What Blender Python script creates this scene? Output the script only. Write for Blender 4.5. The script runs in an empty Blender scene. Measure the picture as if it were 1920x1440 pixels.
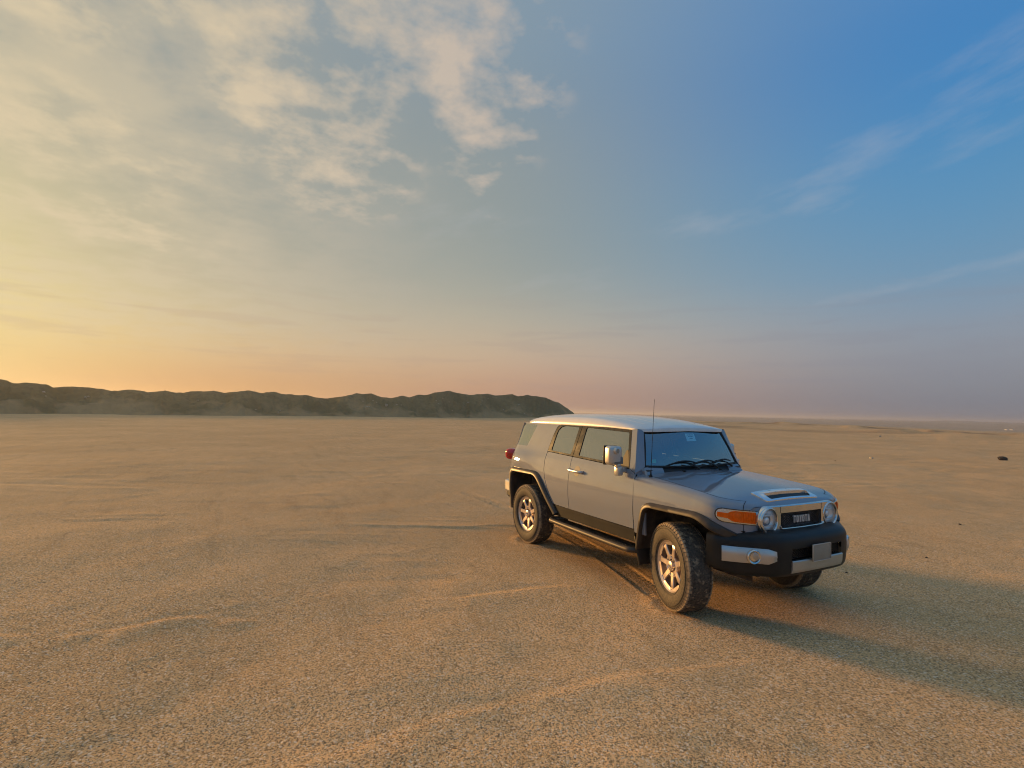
import bpy, bmesh, math, random
import numpy as np
from mathutils import Vector, Matrix
from mathutils.geometry import delaunay_2d_cdt

R = math.radians
scene = bpy.context.scene
col = scene.collection
random.seed(7)
rng = np.random.default_rng(11)

# ------------------------------------------------------------------ camera
CAM = Vector((3.6957, -4.5603, 1.8135))
YAW, PITCH, ROLL, FPX = 2.654577, 0.052819, 0.021222, 976.0
cam_data = bpy.data.cameras.new('camera')
cam = bpy.data.objects.new('camera', cam_data)
col.objects.link(cam)
scene.camera = cam
cam_data.sensor_width = 36.0
cam_data.lens = FPX / 1920.0 * 36.0
cam_data.clip_start = 0.05
cam_data.clip_end = 40000.0
_f = Vector((math.cos(YAW) * math.cos(PITCH), math.sin(YAW) * math.cos(PITCH), math.sin(PITCH)))
_r = Vector((math.sin(YAW), -math.cos(YAW), 0.0))
_u = _r.cross(_f)
_r2 = _r * math.cos(ROLL) + _u * math.sin(ROLL)
_u2 = _u * math.cos(ROLL) - _r * math.sin(ROLL)
cam.matrix_world = Matrix(((_r2.x, _u2.x, -_f.x, CAM.x), (_r2.y, _u2.y, -_f.y, CAM.y),
                           (_r2.z, _u2.z, -_f.z, CAM.z), (0, 0, 0, 1)))

# ------------------------------------------------------------------ light and exposure
SUN_AZ, SUN_EL = R(-153.5), R(6.5)          # direction towards the sun
EXPOSURE = 0.7
SUN_STRENGTH = 3.6
scene.view_settings.view_transform = 'Standard'
scene.view_settings.look = 'None'
scene.view_settings.exposure = EXPOSURE
scene.view_settings.gamma = 1.0
scene.view_settings.use_curve_mapping = False
scene.cycles.use_denoising = True
scene.cycles.filter_width = 1.05
scene.cycles.max_bounces = 6
scene.cycles.diffuse_bounces = 2
scene.cycles.glossy_bounces = 3
scene.cycles.use_adaptive_sampling = True
scene.cycles.adaptive_threshold = 0.02
scene.cycles.transparent_max_bounces = 12

sun_dir = Vector((math.cos(SUN_AZ) * math.cos(SUN_EL), math.sin(SUN_AZ) * math.cos(SUN_EL), math.sin(SUN_EL)))
sun_data = bpy.data.lights.new('sun', 'SUN')
sun_data.energy = SUN_STRENGTH
sun_data.color = (1.0, 0.53, 0.17)
sun_data.angle = R(9.0)
sun = bpy.data.objects.new('sun', sun_data)
col.objects.link(sun)
sun.rotation_euler = (-sun_dir).to_track_quat('-Z', 'Y').to_euler()


class NT:
    """small helper that writes shader node trees"""
    def __init__(self, tree):
        self.t = tree
        tree.nodes.clear()

    def n(self, kind, **kw):
        nd = self.t.nodes.new(kind)
        for k, v in kw.items():
            setattr(nd, k, v)
        return nd

    def put(self, sock, v):
        if isinstance(v, bpy.types.NodeSocket):
            self.t.links.new(v, sock)
        elif v is not None:
            sock.default_value = v

    def m(self, op, a, b=None, c=None, clamp=False):
        nd = self.n('ShaderNodeMath', operation=op, use_clamp=clamp)
        self.put(nd.inputs[0], a)
        if b is not None: self.put(nd.inputs[1], b)
        if c is not None: self.put(nd.inputs[2], c)
        return nd.outputs[0]

    def v(self, op, a, b=None):
        nd = self.n('ShaderNodeVectorMath', operation=op)
        self.put(nd.inputs[0], a)
        if b is not None:
            self.put(nd.inputs['Scale'] if op == 'SCALE' else nd.inputs[1], b)
        return nd.outputs['Value'] if op in ('DOT_PRODUCT', 'LENGTH', 'DISTANCE') else nd.outputs[0]

    def mix(self, f, a, b, blend='MIX'):
        nd = self.n('ShaderNodeMix', data_type='RGBA', blend_type=blend)
        self.put(nd.inputs[0], f)
        self.put(nd.inputs[6], a if not isinstance(a, tuple) else (*a[:3], 1))
        self.put(nd.inputs[7], b if not isinstance(b, tuple) else (*b[:3], 1))
        return nd.outputs[2]

    def ramp(self, f, stops, interp='LINEAR'):
        nd = self.n('ShaderNodeValToRGB')
        cr = nd.color_ramp
        cr.interpolation = interp
        while len(cr.elements) < len(stops):
            cr.elements.new(0.5)
        for e, (p, c) in zip(cr.elements, stops):
            e.position = p
            e.color = (*c[:3], 1) if hasattr(c, '__len__') else (c, c, c, 1)
        self.put(nd.inputs[0], f)
        return nd.outputs[0]

    def noise(self, vec, scale, detail=4.0, rough=0.55, dist=0.0, out=0, dim='3D'):
        nd = self.n('ShaderNodeTexNoise', noise_dimensions=dim)
        if vec is not None: self.put(nd.inputs['Vector'], vec)
        self.put(nd.inputs['Scale'], scale)
        self.put(nd.inputs['Detail'], detail)
        self.put(nd.inputs['Roughness'], rough)
        self.put(nd.inputs['Distortion'], dist)
        return nd.outputs[out]

    def smooth(self, x, lo, hi, a=0.0, b=1.0):
        nd = self.n('ShaderNodeMapRange', interpolation_type='SMOOTHSTEP', clamp=True)
        for i, v in enumerate((x, lo, hi, a, b)):
            self.put(nd.inputs[i], v)
        return nd.outputs[0]


def lin(r, g, b):
    """display sRGB (0-255) to linear"""
    o = []
    for c in (r, g, b):
        c /= 255.0
        o.append(c / 12.92 if c <= 0.04045 else ((c + 0.055) / 1.055) ** 2.4)
    return tuple(o)


# ------------------------------------------------------------------ sky (world)
WORLD_STRENGTH = 0.1
world = bpy.data.worlds.new('World')
scene.world = world
world.use_nodes = True
world.cycles.sampling_method = 'MANUAL'
world.cycles.sample_map_resolution = 256
W = NT(world.node_tree)
wout = W.n('ShaderNodeOutputWorld')
bg = W.n('ShaderNodeBackground')
bg.inputs['Strength'].default_value = WORLD_STRENGTH
world.node_tree.links.new(bg.outputs[0], wout.inputs[0])
tc = W.n('ShaderNodeTexCoord')
D = W.v('NORMALIZE', tc.outputs['Generated'])
sep = W.n('ShaderNodeSeparateXYZ')
W.put(sep.inputs[0], D)
dz = sep.outputs[2]
el = W.m('MULTIPLY', W.m('ARCSINE', dz), 180 / math.pi)              # degrees
flat = W.n('ShaderNodeCombineXYZ')
W.put(flat.inputs[0], sep.outputs[0]); W.put(flat.inputs[1], sep.outputs[1])
flat_n = W.v('NORMALIZE', flat.outputs[0])
caz = W.v('DOT_PRODUCT', flat_n, (math.cos(SUN_AZ), math.sin(SUN_AZ), 0))
daz = W.m('MULTIPLY', W.m('ARCCOSINE', W.m('MULTIPLY', caz, 0.9999)), 180 / math.pi)   # degrees from the sun's azimuth
k_exp = 1.0 / (WORLD_STRENGTH * 2 ** EXPOSURE)
elt = W.m('DIVIDE', W.m('MAXIMUM', el, 0.0), 90.0, clamp=True)


def skyramp(stops):
    return W.ramp(elt, [(e / 90.0, lin(*c)) for e, c in stops], 'B_SPLINE')


ZEN = (178, 182, 182)        # unseen overhead sky, brightened to add fill light on the ground
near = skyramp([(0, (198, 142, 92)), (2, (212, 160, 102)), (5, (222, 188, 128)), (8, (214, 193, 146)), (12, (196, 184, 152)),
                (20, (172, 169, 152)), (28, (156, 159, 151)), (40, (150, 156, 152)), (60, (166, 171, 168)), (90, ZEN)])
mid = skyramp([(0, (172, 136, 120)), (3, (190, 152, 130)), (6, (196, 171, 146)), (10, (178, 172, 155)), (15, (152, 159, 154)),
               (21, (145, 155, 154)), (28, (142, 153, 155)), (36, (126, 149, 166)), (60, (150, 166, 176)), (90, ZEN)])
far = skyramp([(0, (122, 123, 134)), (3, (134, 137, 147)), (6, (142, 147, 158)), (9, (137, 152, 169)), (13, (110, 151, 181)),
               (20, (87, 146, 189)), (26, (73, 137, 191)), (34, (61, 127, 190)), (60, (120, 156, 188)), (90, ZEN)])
f1 = W.smooth(daz, 2.0, 60.0)
f2 = W.smooth(daz, 48.0, 98.0)
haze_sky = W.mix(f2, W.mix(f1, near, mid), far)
# glow round the low sun
sdot = W.v('DOT_PRODUCT', D, tuple(sun_dir))
sang = W.m('MULTIPLY', W.m('ARCCOSINE', W.m('MULTIPLY', sdot, 0.99999)), 180 / math.pi)
glow = W.m('EXPONENT', W.m('MULTIPLY', W.m('POWER', W.m('DIVIDE', sang, 15.0), 2.0), -1.0))
haze_sky = W.mix(W.m('MULTIPLY', glow, 0.60), haze_sky, lin(250, 232, 158))

# clouds: a noise sheet seen in perspective
den = W.m('ADD', W.m('MAXIMUM', dz, 0.0), 0.10)
pxy = W.n('ShaderNodeCombineXYZ')
W.put(pxy.inputs[0], W.m('DIVIDE', sep.outputs[0], den)); W.put(pxy.inputs[1], W.m('DIVIDE', sep.outputs[1], den))
sheet = pxy.outputs[0]
n1 = W.noise(sheet, 1.6, 2.0, 0.55, 0.0, dim='2D')
n2 = W.noise(W.v('ADD', sheet, (5.2, 1.3, 0)), 5.0, 6.0, 0.60, 0.0, dim='2D')
n3 = n2
nsum = W.m('ADD', W.m('MULTIPLY', n1, 0.45), W.m('MULTIPLY', n2, 0.55))
left_w = W.m('MULTIPLY', W.smooth(daz, 56.0, 16.0), W.smooth(el, 3.0, 9.0))
veil = W.m('MULTIPLY', W.smooth(nsum, 0.31, 0.62), left_w)

TANG = []


def blob(az, elv, sa, sb, tilt=0.0):
    """soft mask for one cloud, centred on a sky direction; sizes in degrees"""
    a, e = R(az), R(elv)
    c = Vector((math.cos(a) * math.cos(e), math.sin(a) * math.cos(e), math.sin(e)))
    e1 = Vector((math.sin(a), -math.cos(a), 0))
    e2 = e1.cross(c)
    t = R(tilt)
    h = e1 * math.cos(t) + e2 * math.sin(t)
    v = e2 * math.cos(t) - e1 * math.sin(t)
    nd = W.n('ShaderNodeTexGradient', gradient_type='SPHERICAL')
    tm = nd.texture_mapping
    tm.vector_type = 'TEXTURE'
    tm.translation = c
    tm.rotation = Matrix((h, v, c)).transposed().to_euler('XYZ')
    tm.scale = (1.55 * math.sin(R(sa)), 1.55 * math.sin(R(sb)), 1.0)
    W.put(nd.inputs[0], D)
    return nd.outputs['Fac']


puffs = [(172.0, 25.4, 7.0, 3.2, -22, 1.0), (179.6, 28.6, 3.6, 1.7, -8, 1.0), (160.5, 35.5, 3.4, 5.2, 20, 1.0),
         (154.5, 32.0, 5.5, 3.4, -18, 0.85), (167.0, 38.5, 5.5, 2.6, -40, 0.9), (173.5, 33.0, 8.0, 2.6, -30, 0.68), (195.0, 31.8, 5.0, 1.8, -16, 0.75),
         (186, 34.0, 7, 2.0, -25, 0.48), (193, 22.0, 8, 2.6, -12, 0.6), (190, 15.5, 8, 1.8, -6, 0.6)]
wisps = [(117.6, 23.4, 3.6, 1.1, 18, 0.95), (121.5, 22.2, 4.6, 0.9, 10, 0.75), (122.0, 20.3, 3.4, 1.0, -8, 0.85), (132.0, 19.4, 7.0, 1.1, 4, 0.6),
         (108.5, 26.5, 7.0, 2.2, 18, 0.5), (109.0, 22.5, 4.5, 1.0, 14, 0.5), (115.5, 11.6, 6.0, 0.6, 10, 0.75), (107.5, 12.8, 5.0, 0.7, 4, 0.6),
         (148.0, 14.0, 8.0, 1.3, 4, 0.5), (158, 20.0, 8, 2.4, 4, 0.45)]


def masked(lst, lo, hi, nz=None, amp=3.0):
    nz = n2 if nz is None else nz
    tot = None
    for az, e, sa, sb, tilt, k in lst:
        g = W.m('MULTIPLY', blob(az, e, sa, sb, tilt), k)
        tot = g if tot is None else W.m('MAXIMUM', tot, g)
    dens = W.m('MULTIPLY', W.m('SUBTRACT', W.m('ADD', tot, W.m('MULTIPLY', W.m('SUBTRACT', nz, 0.5), amp)), lo), 1.0 / (hi - lo), clamp=True)
    return W.m('MULTIPLY', dens, W.smooth(tot, 0.03, 0.35))


puff = masked(puffs, 0.30, 1.15, n2, 2.8)
ca, sa_ = math.cos(R(14)), math.sin(R(14))
stx = W.n('ShaderNodeCombineXYZ')
W.put(stx.inputs[0], W.m('MULTIPLY', W.m('ADD', W.m('MULTIPLY', daz, ca), W.m('MULTIPLY', el, sa_)), 0.16))
W.put(stx.inputs[1], W.m('MULTIPLY', W.m('SUBTRACT', W.m('MULTIPLY', el, ca), W.m('MULTIPLY', daz, sa_)), 0.75))
nw = W.noise(stx.outputs[0], 1.0, 5.0, 0.62, 0.0, dim='2D')
wisp = W.m('MULTIPLY', masked(wisps, 0.22, 1.0, W.m('ADD', W.m('MULTIPLY', nw, 0.6), W.m('MULTIPLY', n2, 0.4)), 1.9), 0.24)
# cloud colour: warm cream towards the sun, pinkish white away from it
ccol = W.mix(W.smooth(daz, 10.0, 55.0), lin(222, 203, 168), lin(204, 188, 172))
vcol = W.mix(W.smooth(daz, 5.0, 50.0), lin(222, 204, 168), lin(186, 177, 163))
sky1 = W.mix(W.m('MULTIPLY', veil, 0.52), haze_sky, vcol)
sky2 = W.mix(W.m('MULTIPLY', puff, 0.88), sky1, ccol)
sky3 = W.mix(wisp, sky2, lin(186, 186, 192))
# long grey streaks low over the horizon
sxy = W.n('ShaderNodeCombineXYZ')
W.put(sxy.inputs[0], W.m('MULTIPLY', daz, 0.05)); W.put(sxy.inputs[1], W.m('MULTIPLY', el, 0.55))
st = W.noise(sxy.outputs[0], 1.6, 3.0, 0.55, 0.3, dim='2D')
stm = W.m('MULTIPLY', W.m('MULTIPLY', W.smooth(st, 0.50, 0.68), W.smooth(el, 1.0, 4.0)), W.smooth(el, 15.0, 8.0))
sky4 = W.mix(W.m('MULTIPLY', stm, 0.17), sky3, W.mix(W.smooth(daz, 20, 90), lin(172, 146, 128), lin(134, 134, 148)))
scaled = W.n('ShaderNodeVectorMath', operation='SCALE')
W.put(scaled.inputs[0], sky4); scaled.inputs['Scale'].default_value = k_exp
nish = W.n('ShaderNodeTexSky')
nish.sky_type = 'NISHITA'
nish.sun_disc = False
nish.sun_elevation = SUN_EL
nish.sun_rotation = math.pi / 2 - SUN_AZ
nish.air_density = 1.0
nish.dust_density = 3.0
nclamp = W.mix(1.0, nish.outputs[0], (3.0, 3.0, 3.0), 'DARKEN')
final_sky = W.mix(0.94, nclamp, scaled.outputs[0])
# below the horizon the sky simply mirrors the haze at the horizon
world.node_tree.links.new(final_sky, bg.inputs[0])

# ------------------------------------------------------------------ materials
MATS = {}


def principled(name, base, rough=0.5, metal=0.0, coat=0.0, coat_r=0.03, spec=0.5, ior=1.5, bump=None, emit=None):
    m = bpy.data.materials.new(name)
    m.use_nodes = True
    N = NT(m.node_tree)
    o = N.n('ShaderNodeOutputMaterial')
    b = N.n('ShaderNodeBsdfPrincipled')
    m.node_tree.links.new(b.outputs[0], o.inputs[0])
    b.inputs['Base Color'].default_value = (*base, 1)
    b.inputs['Roughness'].default_value = rough
    b.inputs['Metallic'].default_value = metal
    b.inputs['Coat Weight'].default_value = coat
    b.inputs['Coat Roughness'].default_value = coat_r
    b.inputs['Specular IOR Level'].default_value = spec
    b.inputs['IOR'].default_value = ior
    MATS[name] = m
    return m, N, b


def dusty(name, base, rough, metal=0.0, coat=0.0, amount=0.25, dust=(0.30, 0.20, 0.12), scale=9.0, low=0.0, zlow=0.3, zhigh=0.9, spec=0.5, coat_r=0.03):
    """a painted or plastic surface with a film of blown sand, thicker towards the sills"""
    m, N, b = principled(name, base, rough, metal, coat, coat_r, spec)
    t = N.n('ShaderNodeTexCoord')
    nz = N.noise(t.outputs['Object'], scale, 6.0, 0.6)
    fine = N.noise(t.outputs['Object'], scale * 14, 3.0, 0.6)
    k = N.m('MULTIPLY', N.smooth(nz, 0.35, 0.75), amount)
    k = N.m('MULTIPLY', k, N.m('ADD', N.m('MULTIPLY', fine, 0.9), 0.55))
    if low > 0:
        s = N.n('ShaderNodeSeparateXYZ'); N.put(s.inputs[0], t.outputs['Object'])
        g = N.smooth(s.outputs[2], zhigh, zlow)
        k = N.m('ADD', k, N.m('MULTIPLY', N.m('MULTIPLY', g, low), N.m('ADD', nz, 0.3)))
    k = N.m('MINIMUM', k, 0.9)
    N.put(b.inputs['Base Color'], N.mix(k, base, dust))
    N.put(b.inputs['Roughness'], N.m('ADD', rough, N.m('MULTIPLY', k, 0.55)))
    if metal > 0: N.put(b.inputs['Metallic'], N.m('MULTIPLY', N.m('SUBTRACT', 1.0, k), metal))
    if coat > 0: N.put(b.inputs['Coat Weight'], N.m('MULTIPLY', N.m('SUBTRACT', 1.0, k), coat))
    return m


paint = dusty('grey_paint', (0.188, 0.218, 0.268), 0.50, 0.0, 1.0, 0.08, low=0.14, coat_r=0.02, spec=0.05)
for nn in paint.node_tree.nodes:
    if nn.type == 'BSDF_PRINCIPLED': nn.inputs['Coat IOR'].default_value = 1.9
roof_paint = dusty('white_paint', (0.72, 0.71, 0.69), 0.30, 0.0, 1.0, 0.12)
black_plastic = dusty('black_plastic', (0.012, 0.014, 0.015), 0.42, amount=0.04, low=0.03, scale=6.0, spec=0.28)
flare_plastic = dusty('flare_plastic', (0.022, 0.021, 0.020), 0.42, amount=0.14, low=0.10, scale=7.0)
black_gloss = dusty('black_gloss', (0.012, 0.012, 0.012), 0.14, coat=1.0, amount=0.06)
frame_black = dusty('frame_black', (0.014, 0.014, 0.013), 0.16, amount=0.10, spec=0.4)
silver = dusty('silver_plastic', (0.56, 0.55, 0.53), 0.30, 0.75, 0.6, 0.14, coat_r=0.12)
chrome = dusty('satin_chrome', (0.70, 0.69, 0.67), 0.16, 1.0, amount=0.10)
reflector = principled('reflector', (0.95, 0.96, 0.97), 0.22, 0.35)[0]
rim_metal = dusty('alloy', (0.66, 0.57, 0.53), 0.30, 0.85, 0.4, 0.18)
steel = dusty('steel', (0.35, 0.34, 0.33), 0.35, 1.0, amount=0.2)
cast_iron = dusty('cast_iron', (0.018, 0.016, 0.015), 0.8, 0.0, amount=0.15)
bright_trim = dusty('bright_trim', (0.80, 0.81, 0.82), 0.20, 0.9, 0.5, 0.06)
dark_under = dusty('under_body', (0.018, 0.017, 0.016), 0.8, amount=0.35, low=0.2)
seat_mat = dusty('seat_cloth', (0.060, 0.062, 0.065), 0.9, amount=0.05)
trim_grey = dusty('trim_grey', (0.16, 0.16, 0.155), 0.6, amount=0.05)
plate_mat = dusty('plate', (0.30, 0.28, 0.235), 0.35, 0.15, 0.3, 0.3)
white_print = principled('white_print', (0.62, 0.60, 0.56), 0.4)[0]


def glass(name, tint, refl=1.0, ior=1.55, base_r=0.0):
    m = bpy.data.materials.new(name)
    m.use_nodes = True
    N = NT(m.node_tree)
    o = N.n('ShaderNodeOutputMaterial')
    t = N.n('ShaderNodeBsdfTransparent')
    t.inputs[0].default_value = (*tint, 1)
    g = N.n('ShaderNodeBsdfGlossy')
    g.inputs['Roughness'].default_value = 0.015
    g.inputs['Color'].default_value = (refl, refl, refl, 1)
    fr = N.n('ShaderNodeFresnel')
    fr.inputs[0].default_value = ior
    mx = N.n('ShaderNodeMixShader')
    N.put(mx.inputs[0], N.m('MINIMUM', N.m('ADD', N.m('MULTIPLY', fr.outputs[0], 1.5), base_r), 1.0))
    m.node_tree.links.new(t.outputs[0], mx.inputs[1])
    m.node_tree.links.new(g.outputs[0], mx.inputs[2])
    m.node_tree.links.new(mx.outputs[0], o.inputs[0])
    MATS[name] = m
    return m


mesh_black = principled('mesh_black', (0.008, 0.008, 0.009), 0.45, spec=0.3)[0]
wind_glass = glass('windscreen_glass', (0.62, 0.88, 0.90), 1.0, 1.5, 0.23)
tint_glass = glass('tinted_glass', (0.24, 0.25, 0.19), 0.9, 1.6, 0.26)
clear_glass = glass('lamp_glass', (0.95, 0.96, 0.97), 1.0, 1.35)


def lens_mat(name, colr, rough=0.12):
    m, N, b = principled(name, colr, rough, coat=1.0)
    b.inputs['Subsurface Weight'].default_value = 0.0
    t = N.n('ShaderNodeTexCoord')
    nz = N.noise(t.outputs['Object'], 30.0, 3.0)
    N.put(b.inputs['Base Color'], N.mix(N.smooth(nz, 0.3, 0.7), tuple(c * 0.8 for c in colr), colr))
    return m


amber = lens_mat('amber_lens', (1.0, 0.15, 0.0), 0.6)
for nn in amber.node_tree.nodes:
    if nn.type == 'BSDF_PRINCIPLED': nn.inputs['Coat Weight'].default_value = 0.1; nn.inputs['Specular IOR Level'].default_value = 0.2
red_lens = lens_mat('red_lens', (0.62, 0.012, 0.010))

# tyre rubber with dried sand on the shoulder and in patches on the tread
tyre_mat, N, b = principled('tyre_rubber', (0.022, 0.021, 0.020), 0.75)
t = N.n('ShaderNodeTexCoord')
s = N.n('ShaderNodeSeparateXYZ'); N.put(s.inputs[0], t.outputs['Object'])
rad = N.m('SQRT', N.m('ADD', N.m('MULTIPLY', s.outputs[0], s.outputs[0]), N.m('MULTIPLY', s.outputs[2], s.outputs[2])))
ay = N.m('ABSOLUTE', s.outputs[1])
nz = N.noise(t.outputs['Object'], 16.0, 6.0, 0.65)
nz2 = N.noise(t.outputs['Object'], 60.0, 4.0, 0.6)
sh = N.m('MULTIPLY', N.m('MULTIPLY', N.smooth(rad, 0.362, 0.380), N.smooth(ay, 0.093, 0.104)), N.smooth(nz, 0.30, 0.46))
patch = N.m('MULTIPLY', N.smooth(nz, 0.52, 0.64), N.smooth(rad, 0.375, 0.385))
side_d = N.m('ADD', N.m('MULTIPLY', N.smooth(nz2, 0.3, 0.8), 0.22), 0.03)
kk = N.m('MINIMUM', N.m('ADD', N.m('MAXIMUM', N.m('MULTIPLY', sh, 0.85), N.m('MULTIPLY', patch, 0.62)), side_d), 0.92)
N.put(b.inputs['Base Color'], N.mix(kk, (0.028, 0.027, 0.025), (0.36, 0.27, 0.17)))

# sand
sand, N, b = principled('sand', (0.45, 0.33, 0.21), 1.0, spec=0.02)
t = N.n('ShaderNodeTexCoord')
P = t.outputs['Object']
big = N.noise(P, 0.22, 3.0, 0.55)
medn = N.noise(P, 1.7, 4.0, 0.6)
grain = N.noise(P, 72.0, 2.0, 0.75)
grain2 = N.n('ShaderNodeTexVoronoi'); N.put(grain2.inputs['Vector'], P); grain2.inputs['Scale'].default_value = 95.0
c1 = N.mix(N.smooth(big, 0.35, 0.65), (0.74, 0.460, 0.215), (0.88, 0.562, 0.275))
c2 = N.mix(N.smooth(medn, 0.38, 0.72), c1, (0.74, 0.478, 0.232))
mp_ = N.n('ShaderNodeMapping')
N.put(mp_.inputs['Vector'], P)
mp_.inputs['Rotation'].default_value = (0, 0, -R(62))
mp_.inputs['Scale'].default_value = (0.45, 3.2, 1.0)
strk = N.noise(mp_.outputs[0], 1.0, 4.0, 0.6, 0.0)
c2 = N.mix(N.m('MULTIPLY', N.smooth(strk, 0.52, 0.70), 0.26), c2, (0.36, 0.235, 0.115))
c2 = N.mix(N.m('MULTIPLY', N.smooth(strk, 0.46, 0.32), 0.22), c2, (0.74, 0.52, 0.27))
at1 = N.n('ShaderNodeAttribute'); at1.attribute_name = 'far_plain'
at2 = N.n('ShaderNodeAttribute'); at2.attribute_name = 'berm_earth'
c2 = N.mix(N.m('MULTIPLY', at2.outputs['Fac'], 0.9), c2, (0.24, 0.145, 0.075))
c2 = N.mix(N.m('MULTIPLY', at1.outputs['Fac'], 0.85), c2, (0.50, 0.415, 0.33))  # greyer tone on the plain beyond the berm
gsel = N.n('ShaderNodeSeparateColor'); N.put(gsel.inputs[0], grain2.outputs['Color'])
c3 = N.mix(N.m('MULTIPLY', N.smooth(grain, 0.53, 0.38), 0.85), c2, (0.24, 0.150, 0.075))
c4 = N.mix(N.m('MULTIPLY', N.smooth(gsel.outputs[0], 0.84, 0.95), 0.8), c3, (0.88, 0.72, 0.52))
c5 = N.mix(N.m('MULTIPLY', N.smooth(gsel.outputs[1], 0.88, 0.97), 0.6), c4, (0.10, 0.075, 0.05))
N.put(b.inputs['Base Color'], c5)
bmp = N.n('ShaderNodeBump')
bmp.inputs['Strength'].default_value = 0.75
bmp.inputs['Distance'].default_value = 0.012
hh = N.m('ADD', N.m('MULTIPLY', grain, 1.0), N.m('MULTIPLY', N.m('SUBTRACT', 1.0, grain2.outputs['Distance']), 0.25))
hh = N.m('ADD', hh, N.m('MULTIPLY', N.noise(P, 16.0, 1.0, 0.6), 0.8))
N.put(bmp.inputs['Height'], hh)
N.put(b.inputs['Normal'], bmp.outputs[0])

# spoil heaps
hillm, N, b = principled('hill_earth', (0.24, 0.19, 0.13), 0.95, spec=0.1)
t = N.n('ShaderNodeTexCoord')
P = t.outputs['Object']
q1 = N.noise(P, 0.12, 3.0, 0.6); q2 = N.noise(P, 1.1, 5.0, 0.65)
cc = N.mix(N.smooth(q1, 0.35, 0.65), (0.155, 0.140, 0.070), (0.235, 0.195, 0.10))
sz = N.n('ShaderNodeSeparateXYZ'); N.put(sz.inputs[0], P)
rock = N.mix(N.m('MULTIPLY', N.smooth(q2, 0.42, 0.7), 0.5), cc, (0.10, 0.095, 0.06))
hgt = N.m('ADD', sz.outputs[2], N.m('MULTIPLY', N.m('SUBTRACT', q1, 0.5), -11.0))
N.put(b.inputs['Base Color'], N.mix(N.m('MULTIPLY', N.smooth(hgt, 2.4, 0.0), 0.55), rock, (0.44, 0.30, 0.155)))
bmp = N.n('ShaderNodeBump'); bmp.inputs['Strength'].default_value = 0.8; bmp.inputs['Distance'].default_value = 0.35
N.put(bmp.inputs['Height'], q2); N.put(b.inputs['Normal'], bmp.outputs[0])


def stone_mat(name, c):
    m, N, b = principled(name, c, 0.9, spec=0.2)
    t = N.n('ShaderNodeTexCoord')
    N.put(b.inputs['Base Color'], N.mix(N.noise(t.outputs['Object'], 4.0, 5.0, 0.6), tuple(x * 0.7 for x in c), tuple(min(1, x * 1.25) for x in c)))
    return m


pale_stone = stone_mat('pale_stone', (0.44, 0.40, 0.32))
dark_stone = stone_mat('dark_stone', (0.085, 0.065, 0.048))
brown_stone = stone_mat('brown_stone', (0.20, 0.13, 0.08))
grit_mat, N, b = principled('grit', (0.5, 0.36, 0.2), 0.85, spec=0.3)
t = N.n('ShaderNodeTexCoord')
gn = N.noise(t.outputs['Object'], 23.0, 1.0)
N.put(b.inputs['Base Color'], N.ramp(gn, [(0.30, (0.20, 0.13, 0.07)), (0.5, (0.52, 0.36, 0.19)), (0.7, (0.74, 0.58, 0.38))]))

# ------------------------------------------------------------------ mesh helpers
ROOT_OFF = Vector((-1.3, 0.0, 0.0))


def mesh_obj(name, verts, faces, mat, parent=None, smooth=True, sharp=32.0, normals=None, mats=None, fmat=None, sharp_edges=None):
    me = bpy.data.meshes.new(name)
    me.from_pydata([tuple(v) for v in verts], [], faces)
    if mats:
        for mm in mats: me.materials.append(mm)
        me.polygons.foreach_set('material_index', fmat)
    else:
        me.materials.append(mat)
    if smooth:
        me.polygons.foreach_set('use_smooth', [True] * len(me.polygons))
        if normals is None and sharp < 179:
            me.set_sharp_from_angle(angle=R(sharp))
    me.update()
    if sharp_edges:
        for e_ in me.edges:
            a_, b_ = e_.vertices
            if (a_, b_) in sharp_edges or (b_, a_) in sharp_edges: e_.use_edge_sharp = True
    if normals is not None:
        me.normals_split_custom_set(normals)
    o = bpy.data.objects.new(name, me)
    col.objects.link(o)
    if parent is not None:
        attach(o, parent)
    return o


def world_of(o):
    m = o.matrix_basis
    if o.parent is not None:
        m = world_of(o.parent) @ o.matrix_parent_inverse @ m
    return m


def attach(o, parent):
    o.parent = parent
    o.matrix_parent_inverse = world_of(parent).inverted()


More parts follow.
